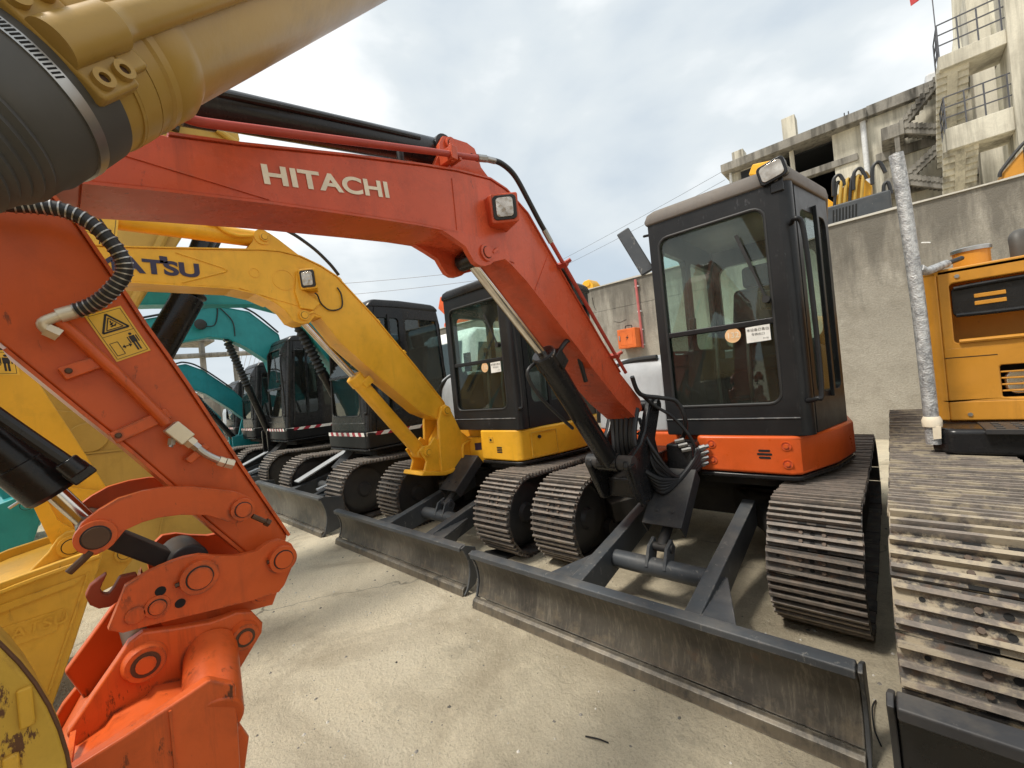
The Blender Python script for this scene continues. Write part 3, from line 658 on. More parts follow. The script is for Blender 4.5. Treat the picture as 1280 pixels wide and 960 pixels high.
    # stickers
    if number:
        st = MB(); yq = yf + 0.010
        cxn, czn = x0 + W * 0.60, zs - 0.062
        st.add([(cxn + 0.048 * math.cos(2 * PI * i / 24), yq, czn + 0.048 * math.sin(2 * PI * i / 24)) for i in range(24)], [list(range(24))], 'peach')
        st.build('number_sticker', c)
        text_mesh('132', 0.052, (cxn, yq, czn), (1, 0, 0), Z, 'cream', 0.01, 0.002, c, 'sticker_number', center=True)
        wt = MB(); wx, wz = x0 + W * 0.695, zs - 0.125
        wt.add([(wx, yq, wz), (wx + 0.135, yq, wz + 0.004), (wx + 0.135, yq, wz + 0.104), (wx, yq, wz + 0.1)], [[0, 1, 2, 3]], 'white')
        def dash(x, z, a, b): wt.add([(wx + x, yq - 0.0015, wz + z), (wx + x + a, yq - 0.0015, wz + z), (wx + x + a, yq - 0.0015, wz + z + b), (wx + x, yq - 0.0015, wz + z + b)], [[0, 1, 2, 3]], 'ink')
        wt.build('notice_sticker', c)
        text_mesh('本设备已售出', 0.021, (wx + 0.0675, yq, wz + 0.078), (1, 0, 0), Z, 'ink', 0.0, 0.002, c, 'sticker_text', center=True)
        text_mesh('专供出口', 0.019, (wx + 0.0675, yq, wz + 0.050), (1, 0, 0), Z, 'ink', 0.0, 0.002, c, 'sticker_text', center=True)
        text_mesh('01/30', 0.013, (wx + 0.108, yq, wz + 0.020), (1, 0, 0), Z, 'ink', 0.0, 0.002, c, 'sticker_text', center=True)
    # interior
    xs, ys = x0 + W * 0.52, yf + 0.85
    se = MB(); se.box((xs - 0.25, ys - 0.25, zb + 0.40), (xs + 0.25, ys + 0.25, zb + 0.52), 'seat')
    se.ext([(xs - 0.23, ys + 0.22, zb + 0.50), (xs + 0.23, ys + 0.22, zb + 0.50), (xs + 0.20, ys + 0.36, zb + 1.12), (xs - 0.20, ys + 0.36, zb + 1.12)], (0, 0.10, 0.02), 'seat')
    se.box((xs - 0.12, ys + 0.36, zb + 1.13), (xs + 0.12, ys + 0.45, zb + 1.32), 'seat'); se.box((xs - 0.2, ys - 0.2, zb + 0.07), (xs + 0.2, ys + 0.2, zb + 0.42), 'inter')
    se.build('operator_seat', c, 0.035, seg=3)
    lv_ = MB()
    for sx in (-1, 1):
        lv_.box((xs + sx * 0.34 - 0.07, yf + 0.42, zb + 0.07), (xs + sx * 0.34 + 0.07, yf + 1.05, zb + 0.60), 'inter')
        lv_.tube([(xs + sx * 0.34, yf + 0.50, zb + 0.58), (xs + sx * 0.33, yf + 0.44, zb + 0.72), (xs + sx * 0.32, yf + 0.43, zb + 0.78)], 0.014, 'rubber')
        lv_.tube([(xs + sx * 0.32, yf + 0.43, zb + 0.77), (xs + sx * 0.315, yf + 0.425, zb + 0.86)], 0.027, 'rubber')
        lv_.tube([(xs + sx * 0.10, yf + 0.22, zb + 0.07), (xs + sx * 0.10, yf + 0.20, zb + 0.40), (xs + sx * 0.10, yf + 0.24, zb + 0.70)], 0.012, 'steel')
        lv_.box((xs + sx * 0.10 - 0.06, yf + 0.13, zb + 0.13), (xs + sx * 0.10 + 0.06, yf + 0.25, zb + 0.16), 'rubber')
    lv_.build('control_console', c, 0.008)
    mn = MB(); mn.obox((xa - 0.12, yf + 0.18, zb + H * 0.56), (1, 0.3, 0), (-0.3, 1, 0.2), (0, -0.2, 1), 0.07, 0.025, 0.06, 'rubber'); mn.bar((xa - 0.06, yf + 0.2, zb + 0.2), (xa - 0.10, yf + 0.2, zb + H * 0.55), 0.03, 0.03, 'inter'); mn.build('monitor', c, 0.01)
    if lamp:
        lh = MB(); c0 = Vector((xa - 0.02, yf - 0.035, zt + 0.045))
        dx, dy, dz = Vector((0.97, -0.05, 0.2)).normalized(), Vector((0, -1, -0.12)).normalized(), None
        dz = dx.cross(dy) * -1; dz = Vector((-dx.z, 0, dx.x))
        lh.ext([c0 + dx * x + dz * y for x, y in rr(-0.075, -0.062, 0.075, 0.062, 0.025)], dy * -0.085, 'black')
        lo = lh.build('work_lamp', c, 0.006)
        ln = MB(); ln.ext([c0 + dx * x + dz * y + dy * 0.001 for x, y in rr(-0.060, -0.048, 0.060, 0.048, 0.022)], dy * 0.006, 'lens'); ln.build('lamp_lens', c, 0.003)
        bk = MB(); bk.box((xa - 0.04, yf - 0.01, zt - 0.08), (xa + 0.03, yf + 0.05, zt + 0.01), 'black'); bk.build('lamp_bracket', c, 0.008)
    if stripe:
        zq = zb - 0.055
        def run(P, Q, z, n, slant):
            mb = MB(); P, Q = Vector(P), Vector(Q); u = (Q - P); L_ = u.length; u.normalize(); w = u.cross(Z); h = 0.048
            for i in range(n):
                a, b = L_ * i / n, L_ * (i + 1) / n
                mb.add([P + u * a + Z * z, P + u * b + Z * z, P + u * min(L_, b + slant) + Z * (z + h), P + u * min(L_, a + slant if i else 0) + Z * (z + h)], [[0, 1, 2, 3]], 'white' if i % 2 == 0 else 'crimson')
            mb.build('hazard_tape', T)
        run((x0 - 0.03, yf - 0.038, 0), (xa + 0.045, yf - 0.038, 0), zq, 13, -0.02)
        run((xa + 0.062, yf - 0.02, 0), (xb + 0.042, ym, 0), zq, 7, 0.05)
        run((xb + 0.042, ym, 0), (xb - 0.02, yr, 0), zq, 7, 0.05)
    return c
def upper_body(T, xc, yc, zb, zt, body_m, hood_m, dy=0.0, front_x0=0.12, side_x=0.72, hood_h=0.60, rad=0.93, vents=True):
    f = yc - 0.78 + dy
    plan = [(xc + front_x0, f), (xc + side_x - 0.05, f), (xc + side_x, f + 0.03), (xc + rad * 0.93, yc - 0.36), (xc + rad, yc), (xc + rad * 0.94, yc + 0.38), (xc + rad * 0.72, yc + 0.72), (xc + rad * 0.35, yc + 0.93), (xc, yc + 0.97), (xc - rad * 0.35, yc + 0.93), (xc - rad * 0.72, yc + 0.72), (xc - rad * 0.94, yc + 0.38), (xc - rad, yc), (xc - rad * 0.92, yc - 0.45), (xc - 0.55, yc - 0.62), (xc + front_x0 - 0.05, yc - 0.62)]
    mb = MB(); mb.xy(plan, zb + 0.025, zt, body_m); b = mb.build('side_panel', T, 0.022, seg=3)
    tr = MB(); tr.xy([(xc + (x - xc) * 0.995, yc + (y - yc) * 0.995) for x, y in plan], zb - 0.012, zb + 0.02, 'black'); tr.build('skirt_trim', T, 0.012)
    dk = MB(); dk.xy([(xc + (x - xc) * 0.8, yc + (y - yc) * 0.8) for x, y in plan], zb - 0.09, zb - 0.012, 'under'); dk.build('deck_frame', T)
    # right hand hood and counterweight
    hp = [(xc - 0.14, yc - 0.60), (xc - 0.14, yc + 0.45), (xc + rad * 0.9, yc + 0.48), (xc + rad * 0.70, yc + 0.70), (xc + rad * 0.33, yc + 0.91), (xc, yc + 0.95), (xc - rad * 0.33, yc + 0.91), (xc - rad * 0.70, yc + 0.70), (xc - rad * 0.92, yc + 0.36), (xc - rad * 0.97, yc), (xc - rad * 0.88, yc - 0.46), (xc - 0.50, yc - 0.60)]
    n = len(hp); V = []; lv = [(0, 1.0), (hood_h * 0.72, 0.985), (hood_h * 0.90, 0.95), (hood_h, 0.86)]
    cx, cy = xc - 0.2, yc + 0.25
    for dz, sc in lv: V += [(cx + (x - cx) * sc, cy + (y - cy) * sc, zt + dz) for x, y in hp]
    F = [[j * n + i, j * n + (i + 1) % n, (j + 1) * n + (i + 1) % n, (j + 1) * n + i] for j in range(3) for i in range(n)] + [list(range(n))[::-1], [3 * n + i for i in range(n)]]
    h = MB(); h.add(V, F, hood_m); ho = h.build('engine_hood', T, 0.02, 50, seg=3)
    sm = MB()
    for dz in (0.33, 0.37): pass
    sm.tube([(xc - rad * 0.90, yc - 0.44, zt + 0.06), (xc - rad * 0.80, yc - 0.50, zt + hood_h * 0.7), (xc - 0.5, yc - 0.52, zt + hood_h * 0.94), (xc - 0.2, yc - 0.54, zt + hood_h * 0.97)], 0.022, 'rubber', 8)
    sm.tube([(xc - 0.155, yc - 0.55, zt + 0.05), (xc - 0.16, yc - 0.52, zt + hood_h * 0.8), (xc - 0.19, yc - 0.3, zt + hood_h * 0.99), (xc - 0.2, yc + 0.3, zt + hood_h * 1.0)], 0.022, 'rubber', 8)
    sm.build('hood_seal', ho)
    if vents:
        for x, z in ((side_x - 0.07, 0.31), (side_x - 0.07, 0.76), (front_x0 + 0.09, 0.34), (front_x0 + 0.09, 0.78)):
            m = MB(); zz = zb + 0.02 + (zt - zb - 0.02) * z
            m.ring((xc + x, f + 0.002, zz), (0, -1, 0), 0.024, 0.028, 0.007, body_m, 24); m.cyl((xc + x, f + 0.002, zz), (xc + x, f - 0.0015, zz), 0.0235, 'boomred', 24); m.cyl((xc + x, f, zz), (xc + x, f - 0.011, zz), 0.014, body_m, 6)
            m.build('panel_bolt', b)
        v = MB(); zz = (zb + zt) / 2 + 0.02
        for k in (-1, 0, 1):
            hw = 0.042 if k == 0 else 0.033
            v.xz(rr(xc + side_x - 0.19 - hw, zz + k * 0.022 - 0.007, xc + side_x - 0.19 + hw, zz + k * 0.022 + 0.007, 0.0065), f - 0.002, f + 0.001, 'hole')
        v.build('vent_slots', b)
    return b

# ------------------------------------------------------------------ setting
g = MB(); g.add([(-400, -400, 0), (400, -400, 0), (400, 400, 0), (-400, 400, 0)], [[0, 1, 2, 3]], 'ground'); structure(g, 'ground')
g = MB(); g.box((-60, 9.02, 0.02), (60, 200, 3.0), 'ground'); structure(g, 'raised_yard')

# concrete wall behind the row
def build_wall():
    T = thing('concrete_wall', (-4, 8.7, 0), 'long weathered grey concrete wall with a pale mortar coping behind the excavators', 'wall')
    for a, b in ((-60, -41), (-41, -24.5), (-24.5, -12.4), (-12.4, -2.45)):
        m = MB(); m.box((a + 0.002, 8.70, -0.05), (b - 0.002, 9.0, 2.93), 'wall'); m.build('wall_panel', T, 0.005)
        m = MB(); m.box((a + 0.002, 8.706, 2.936), (b - 0.002, 9.0, 3.50), 'wall'); m.build('wall_panel', T, 0.005)
    m = MB(); m.box((-2.448, 8.703, -0.05), (30, 9.0, 3.50), 'wall'); m.build('wall_panel', T, 0.005)
    m = MB(); rnd = random.Random(3)
    xs = [-60 + 0.35 * i for i in range(258)]
    top = [3.525 + rnd.uniform(-0.010, 0.014) for _ in xs]
    V = []
    for x_, z_ in zip(xs, top): V += [(x_, 8.675, 3.50), (x_, 8.675, z_), (x_, 9.02, z_), (x_, 9.02, 3.50)]
    F = [[4 * i + j, 4 * i + (j + 1) % 4, 4 * i + 4 + (j + 1) % 4, 4 * i + 4 + j] for i in range(len(xs) - 1) for j in range(4)]
    m.add(V, F, 'coping'); m.build('coping', T)
    ck = MB()
    for pts in ([(-5.1, 3.3), (-5.08, 3.1), (-5.03, 2.98)], [(-4.6, 2.65), (-4.45, 2.6), (-4.3, 2.64)]):
        P = catmull([(x_, 8.698, z_) for x_, z_ in pts], 5)
        for p, q in zip(P[:-1], P[1:]): ck.bar(p, q + (q - p) * 0.1, 0.003, 0.012, 'hole', (0, 1, 0))
    ck.build('wall_crack', T)
build_wall()
def wall_fittings():
    T = thing('conduit_pipe', (-3.96, 8.66, 2.0), 'faded red conduit pipe running down the concrete wall beside the orange box', 'pipe')
    m = MB(); m.tube([(-3.975, 8.655, 3.45), (-3.965, 8.655, 2.9), (-3.955, 8.655, 2.4), (-3.955, 8.655, 1.95)], 0.028, 'pipe', 10); m.build('conduit', T)
    for z in (3.3, 2.75, 2.35, 2.02):
        c = MB(); c.box((-4.005, 8.648, z - 0.012), (-3.915, 8.70, z + 0.012), 'pvc'); c.build('pipe_clip', T, 0.003)
    T = thing('electric_box', (-4.2, 8.62, 2.0), 'orange steel electric box with a black top handle and lightning mark on the wall', 'electrical box')
    m = MB(); m.box((-4.40, 8.40, 1.98), (-3.98, 8.69, 2.40), 'box'); b = m.build('box_body', T, 0.012)
    d = MB(); d.panel((-4.40, 8.396, 1.98), (1, 0, 0), (0, 0, 1), (0.03, 0.03, 0.39, 0.39), (0.06, 0.06, 0.36, 0.36), -0.012, 'box', 0.01); d.box((-4.337, 8.392, 2.043), (-4.043, 8.405, 2.337), 'box'); d.build('door', T, 0.004)
    z = MB(); q = [(0.02, 0.06), (-0.03, -0.005), (0.0, 0.0), (-0.02, -0.06), (0.035, 0.012), (0.005, 0.012)]
    z.xz([(-4.17 + x, 2.20 + y) for x, y in q], 8.389, 8.392, 'ink'); z.build('lightning_mark', T)
    h = MB(); h.tube([(-4.26, 8.55, 2.40), (-4.26, 8.55, 2.47), (-4.12, 8.55, 2.47), (-4.12, 8.55, 2.40)], 0.012, 'rubber', 8, 2); h.build('carry_handle', T)
    l = MB(); l.box((-4.36, 8.375, 2.16), (-4.33, 8.392, 2.26), 'steel'); l.build('latch', T, 0.003)
wall_fittings()

def warehouse():
    Y = 20.0
    T = thing('warehouse_building', (-1, Y, 3), 'long cream concrete warehouse with dark open bays and outside stairs above the wall', 'building')
    m = MB()
    m.box((-4.55, Y + 0.05, 3.0), (-3.18, Y + 9, 9.45), 'plaster')                  # end block with small window
    m.box((-1.02, Y + 0.02, 3.0), (2.9, Y + 9, 9.55), 'plaster')
    m.box((-3.2, Y + 7.5, 3.0), (-1.0, Y + 9, 9.45), 'dark'); m.box((-3.17, Y + 0.5, 9.40), (-1.03, Y + 7.4, 9.45), 'dark'); m.box((-3.175, Y + 0.3, 3.0), (-3.16, Y + 7.4, 9.39), 'dark'); m.box((-1.04, Y + 0.3, 3.0), (-1.025, Y + 7.4, 9.39), 'dark'); m.box((-3.15, Y + 0.4, 5.7), (-1.05, Y + 7.4, 5.78), 'dark')                          # deep bay; its shade is put into the near-black linings
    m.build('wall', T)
    for x0, x1 in ((-2.36, -2.22),):
        c = MB(); c.box((x0, Y + 0.02, 3.0), (x1, Y + 0.2, 9.46), 'plaster'); c.build('column', T)
    m = MB(); m.box((-4.72, Y - 0.45, 9.46), (0.0, Y + 9, 9.80), 'grimy'); m.box((0.0, Y - 0.2, 9.56), (3.0, Y + 9, 9.93), 'grimy'); m.build('roof', T, 0.02)
    for z0, z1, x0, x1, yy in ((8.25, 8.5, -3.2, -0.35, 0.0), (7.9, 8.2, 0.12, 2.9, -0.06), (6.55, 6.8, -0.1, 2.9, -0.06), (5.5, 5.75, -3.2, 2.9, -0.05)):
        c = MB(); c.box((x0, Y + yy - 0.05, z0), (x1, Y + 0.3, z1), 'grimy'); c.build('floor_beam', T, 0.015)
    w = MB(); w.panel((-4.12, Y + 0.045, 9.0), (1, 0, 0), (0, 0, 1), (0, 0, 0.62, 0.42), (0.04, 0.04, 0.58, 0.38), -0.05, 'grimy', 0.01); wf = w.build('window', T)
    w = MB(); w.box((-4.09, Y + 0.04, 9.03), (-3.53, Y + 0.046, 9.39), 'dark'); w.build('pane', wf)
    for x0, x1, z1 in ((-4.42, -3.98, 10.45), (-2.55, -2.1, 10.95)):
        c = MB(); c.box((x0, Y + 0.3, 9.80), (x1, Y + 0.9, z1), 'plaster'); c.build('roof_pillar', T, 0.02)
    p = MB(); p.cyl((-0.13, Y - 0.16, 3.0), (-0.13, Y - 0.16, 9.7), 0.085, 'pvc', 12); p.build('drain_pipe', T)
    p = MB(); p.cyl((-4.45, Y - 0.1, 3.0), (-4.45, Y - 0.1, 9.45), 0.05, 'pvc', 12); p.build('drain_pipe', T)
    for x in (-0.62, -0.5): 
        p = MB(); p.cyl((x, Y + 0.5, 9.8), (x, Y + 0.5, 10.3), 0.02, 'rail', 6); p.build('rebar', T)
    # zig-zag outside stair on the right part of the front
    def flight(xa, za, xb, zb, y, n):
        s = MB(); s.ext([(xa, y, za - 0.34), (xb, y, zb - 0.34), (xb, y, zb - 0.12), (xa, y, za - 0.12)], (0, 0.12, 0), 'grimy')
        f = s.build('stair_flight', T, 0.01)
        for i in range(n):
            t0, t1 = i / n, (i + 1) / n; st = MB()
            x0, x1 = xa + (xb - xa) * t0, xa + (xb - xa) * t1; z = za + (zb - za) * (t0 + t1) / 2
            st.box((min(x0, x1), y - 0.03, z - 0.16), (max(x0, x1), y + 0.9, z), 'grimy'); st.build('stair_step', f)
    for xa, za, xb, zb in ((0.75, 8.62, 2.0, 10.0), (0.75, 8.62, 2.0, 7.95), (0.75, 6.95, 1.9, 7.9), (0.75, 6.95, 1.9, 6.3), (0.85, 5.4, 1.9, 6.3)): flight(xa, za, xb, zb, Y - 1.1, 12)
    for x0, x1, z in ((0.30, 0.85, 8.62), (0.30, 0.85, 6.95)):
        c = MB(); c.box((x0, Y - 1.15, z - 0.42), (x1, Y + 0.02, z), 'grimy'); c.build('stair_landing', T, 0.015)
        c = MB(); c.box((0.60, Y - 1.12, z - 0.9), (0.72, Y - 1.0, z - 0.42), 'grimy'); c.build('landing_post', T)
    for x0, x1, z0, z1 in ((1.75, 1.95, 8.3, 8.9), (1.85, 2.1, 6.35, 7.1)):
        c = MB(); c.box((x0, Y - 0.01, z0), (x1, Y + 0.02, z1), 'dark'); c.build('door', T)
    t = MB(); t.box((1.55, Y + 0.6, 9.93), (2.2, Y + 1.2, 10.55), 'pvc'); t.build('water_tank', T, 0.08)
warehouse()
def tower():
    Y = 17.0
    T = thing('stair_tower', (2.6, Y, 3), 'tall cream concrete stair tower with saw tooth stairs and steel railings at the right', 'tower')
    c = MB(); c.box((2.76, Y - 0.25, 3.0), (3.5, Y + 0.9, 13.0), 'plaster'); c.build('column', T, 0.02)
    c = MB(); c.box((2.45, Y + 2.4, 3.0), (2.9, Y + 4.0, 12.0), 'plaster'); c.build('column', T, 0.02)
    for z0, z1 in ((8.83, 9.2), (6.62, 7.22)):
        s = MB(); s.box((1.55, Y - 0.15, z0), (2.76, Y + 0.95, z1), 'plaster'); s.build('landing', T, 0.02)
        # stair railings
        rl = MB(); zt = z1 + 0.86
        for z in (z1 + 0.3, z1 + 0.58, zt): rl.bar((1.57, Y - 0.12, z), (2.76, Y - 0.12, z), 0.028, 0.028, 'rail'); rl.bar((1.57, Y - 0.12, z), (1.57, Y + 0.9, z), 0.028, 0.028, 'rail')
        for x in (1.57, 1.95, 2.3, 2.7): rl.bar((x, Y - 0.12, z1 - 0.1), (x, Y - 0.12, zt), 0.03, 0.03, 'rail')
        for y in (0.3, 0.9): rl.bar((1.57, Y + y, z1 - 0.1), (1.57, Y + y, zt), 0.03, 0.03, 'rail')
        rl.build('railing', T)
    for ztop, zbot, x0, x1 in ((8.88, 6.9, 1.5, 2.12), (6.68, 4.7, 1.48, 2.15), (4.6, 3.0, 1.46, 2.15)):
        n = 15; f = MB()
        f.ext([((x0 + x1) / 2 - 0.10, Y + 0.10, ztop - 0.15), ((x0 + x1) / 2 + 0.10, Y + 0.10, ztop - 0.15), ((x0 + x1) / 2 + 0.10, Y + 2.3, zbot - 0.15), ((x0 + x1) / 2 - 0.10, Y + 2.3, zbot - 0.15)], (0, 0.05, 0.16), 'plaster')
        fo = f.build('stair_flight', T)
        for i in range(n):
            y0 = Y + 0.05 + 2.2 * i / n; z = ztop - (ztop - zbot) * i / n
            st = MB(); st.ext([(x0, y0, z - 0.02), (x0, y0 + 0.05, z - 0.15), (x0, y0 + 0.19, z - 0.15), (x0, y0 + 0.19, z - 0.02)], (x1 - x0, 0, 0), 'plaster'); st.build('stair_step', fo)
    m = MB(); m.cyl((1.56, Y - 0.1, 9.2), (1.54, Y - 0.1, 14.0), 0.012, 'rail', 6); m.build('lightning_rod', T)
    T = thing('cement_silo', (2.5, 22, 3), 'white rendered cement silo with conical hopper behind the stair tower', 'silo')
    m = MB(); m.lathe((2.95, 21.2, 3.0), (0, 0, 1), [(0, 0.35), (3.0, 0.45), (4.3, 0.52), (6.2, 0.78), (7.4, 0.80), (8.6, 0.62), (10.5, 0.55), (10.5, 0.1)], 'silo', 32); m.build('silo_shell', T)
    m = MB(); m.box((2.55, 22.2, 3.0), (4.6, 23.4, 12.5), 'silo'); m.build('silo_wall', T)
    T = thing('red_flag', (1.25, 17, 11.0), 'small red flag at the top edge of the sky beside the stair tower', 'flag')
    m = MB(); pts = [(0, 0), (0.16, 0.05), (0.26, 0.10), (0.30, 0.42), (0.16, 0.36), (-0.02, 0.33)]
    m.ext([(1.14 + x, 17.0 + 0.05 * math.sin(x * 18), 10.98 + z) for x, z in pts], (0, 0.006, 0), 'red'); fl = m.build('flag_cloth', T)
    m = MB(); m.bar((1.56, Y - 0.1, 11.9), (1.12, 17, 11.32), 0.02, 0.02, 'rail'); m.build('flag_pole', T)
tower()

def beyond_wall():
    Y = 11.0
    T = thing('yellow_excavator', (0, Y, 3), 'yellow excavator parked beyond the wall with hoses and a grey louvred hood', 'excavator', 'machines beyond the wall')
    m = MB()
    m.ext([(-0.62, Y, 4.2), (-0.10, Y, 4.2), (-0.02, Y, 4.62), (-0.20, Y, 4.92), (-0.38, Y, 4.86), (-0.60, Y, 4.60)], (0, 0.35, 0), 'yellow'); m.build('boom_foot', T, 0.03)
    for i, x in enumerate((-0.60, -0.52, -0.44, -0.36, -0.28, -0.18)):
        h = MB(); h.tube([(x - 0.05, Y - 0.06, 4.15), (x, Y - 0.1, 4.55), (x + 0.06, Y - 0.08, 4.86 + 0.02 * (i % 2)), (x + 0.12, Y + 0.05, 4.8)], 0.028, 'khaki' if i % 3 else 'hose', 8); h.build('hose', T)
    for x in (-0.62, -0.30, -0.02):
        h = MB(); h.tube([(x, Y - 0.12, 4.6), (x + 0.03, Y - 0.12, 4.92), (x + 0.13, Y - 0.1, 4.98), (x + 0.2, Y - 0.1, 4.75)], 0.032, 'hose', 8); h.build('hose', T)
    m = MB(); m.box((-0.78, Y - 0.35, 3.4), (0.22, Y + 0.9, 4.36), 'gunmetal'); hd = m.build('hood', T, 0.04)
    for i in range(8):
        s = MB(); s.ext([(-0.66 + i * 0.05, Y - 0.356, 4.02), (-0.635 + i * 0.05, Y - 0.356, 4.02), (-0.615 + i * 0.05, Y - 0.356, 4.26), (-0.64 + i * 0.05, Y - 0.356, 4.26)], (0, 0.01, 0), 'hole'); s.build('louvre', hd)
    m = MB(); m.ext([(-0.60, Y + 0.1, 4.2), (-0.5, Y + 0.1, 4.35), (-1.45, Y + 0.1, 5.62), (-1.62, Y + 0.1, 5.86), (-2.02, Y + 0.1, 5.93), (-2.12, Y + 0.1, 5.72), (-1.65, Y + 0.1, 5.5)], (0, 0.3, 0), 'yellow'); m.build('boom', T, 0.03)
    m = MB(); m.box((-1.2, Y - 0.2, 3.0), (1.0, Y + 2.2, 3.42), 'under'); m.build('crawler_track', T, 0.1)
    m = MB(); m.tube([(0.12, Y - 0.2, 4.3), (0.14, Y - 0.2, 4.5), (0.2, Y - 0.2, 4.52), (0.23, Y - 0.2, 4.3)], 0.03, 'hose', 8); m.build('grab_handle', T)
    T = thing('yellow_excavator', (1.9, Y, 3), 'yellow cab corner with a black edge just above the wall at the right edge', 'excavator', 'machines beyond the wall')
    m = MB(); m.ext([(1.58, Y, 3.2), (2.6, Y, 3.2), (2.6, Y, 4.75), (1.98, Y, 4.62), (1.60, Y, 4.17)], (0, 1.2, 0), 'catyellow'); m.build('cab_shell', T, 0.05)
    m = MB(); m.tube([(1.575, Y - 0.02, 4.12), (1.63, Y - 0.02, 4.26), (1.98, Y - 0.02, 4.66), (2.5, Y - 0.02, 4.8)], 0.025, 'rubber', 8); m.build('edge_trim', T)
    m = MB(); m.box((1.85, Y - 0.03, 3.3), (2.5, Y - 0.005, 4.5), 'gdark'); m.build('window', T, 0.01)
    T = thing('yellow_bucket', (-6.7, Y, 3), 'small yellow excavator bucket tip peeking over the wall behind the red boom', 'bucket', 'machines beyond the wall')
    m = MB(); m.ext([(-6.98, Y, 3.0), (-6.42, Y, 3.0), (-6.40, Y, 4.18), (-6.52, Y, 4.36), (-6.70, Y, 4.34), (-6.90, Y, 4.12)], (0, 0.5, 0), 'yellow'); m.build('bucket_shell', T, 0.03)
    m = MB(); m.cyl((-6.55, Y - 0.03, 4.22), (-6.55, Y, 4.22), 0.07, 'yellow'); m.build('pin', T)
    T = thing('orange_excavator', (-11, Y, 3), 'orange excavator arm standing beyond the wall seen through the yellow machine cab', 'excavator', 'machines beyond the wall')
    m = MB(); m.ext([(-12.9, Y, 4.1), (-11.2, Y, 4.0), (-9.6, Y, 4.7), (-9.5, Y, 5.3), (-10.4, Y, 5.4), (-11.4, Y, 4.75), (-12.6, Y, 5.35), (-13.6, Y, 5.35), (-13.8, Y, 4.9)], (0, 0.45, 0), 'orange'); m.build('boom', T, 0.03)
    m = MB(); m.box((-13.2, Y - 0.3, 3.0), (-10.4, Y + 2, 4.2), 'orange'); m.build('body', T, 0.1)
    m = MB(); m.tube([(-12.4, Y - 0.1, 4.4), (-11.8, Y - 0.1, 5.1), (-10.8, Y - 0.1, 5.2), (-10.0, Y - 0.1, 4.8)], 0.05, 'hose', 8); m.build('hose', T)
    T = thing('teal_excavator', (0.2, 13, 3), 'teal excavator body standing beyond the wall seen through the black cab glass', 'excavator', 'machines beyond the wall')
    m = MB(); m.box((-2.2, 13, 3.0), (-0.85, 15, 5.0), 'teal'); m.build('body', T, 0.12)
    m = MB(); m.ext([(-2.6, 13.2, 4.0), (-2.2, 13.2, 4.0), (-3.3, 13.2, 6.0), (-4.6, 13.2, 6.2), (-4.7, 13.2, 5.7), (-3.5, 13.2, 5.5)], (0, 0.4, 0), 'teal'); m.build('boom', T, 0.03)
    for i in range(5):
        h = MB(); h.tube([(-2.6 - 0.25 * i, 13.0, 5.3), (-2.8 - 0.3 * i, 12.9, 6.1), (-3.2 - 0.3 * i, 13.0, 6.0)], 0.035, 'hose', 8); h.build('hose', T)
beyond_wall()
def far_left():
    T = thing('concrete_shed', (-25, 6, 0), 'distant open concrete shed with a pillar and a long pipe rail at far left', 'shed')
    m = MB(); m.box((-24.2, 2.2, 4.95), (-26.5, 5.4, 5.6), 'grimy'); m.build('roof_slab', T, 0.03)
    m = MB(); m.box((-24.6, 6.15, 0), (-24.3, 6.42, 6.2), 'grimy'); m.build('pillar', T, 0.02)
    m = MB(); m.box((-24.6, 4.8, 0), (-24.3, 5.0, 5.2), 'grimy'); m.build('pillar', T, 0.02)
    m = MB(); m.cyl((-24.0, 2.0, 4.12), (-24.0, 8.2, 4.42), 0.12, 'grimy', 12); m.build('pipe_rail', T)
    m = MB(); m.box((-24.5, 2.0, 0), (-24.2, 5.6, 2.2), 'grimy'); m.build('parapet', T, 0.02)
    for i in range(9):
        c = MB(); c.cyl((-26, 6.5 + 0.22 * i, 3.6), (-26, 7.0 + 0.24 * i, 5.4), 0.012, 'steel', 5); c.build('mesh_wire', T)
    T = thing('concrete_parapet', (-34, 9, 0), 'low grey concrete block wall in the distance behind the teal booms', 'wall')
    m = MB(); m.box((-40, 8.6, 0), (-33, 9.3, 3.4), 'grimy'); m.build('wall_block', T, 0.03)
far_left()
def cables():
    for k, (a, b, s) in enumerate((((-4.7, 20, 9.7), (-30, 26, 8.8), 0.25), ((-4.7, 20, 9.3), (-30, 26, 8.9), 0.5), ((-40, 9, 11.5), (-18, 20, 9.0), 0.3), ((-40, 9, 10.4), (-18, 20, 8.4), 0.3))):
        m = MB(); P = []
        for i in range(13):
            t = i / 12; p = Vector(a).lerp(Vector(b), t); p.z -= s * 4 * t * (1 - t); P.append(p)
        m.tube(P, 0.008 if k < 2 else 0.016, 'rail', 5, 0)
        lab = ('upper thin power cable sagging from the warehouse corner to the left', 'lower thin power cable sagging from the warehouse corner to the left', 'upper thin wire crossing the sky above the far teal cab', 'lower thin wire crossing the sky above the far teal cab')[k]
        top_mesh(m, 'power_cable', lab, 'cable', 'overhead cables')
cables()

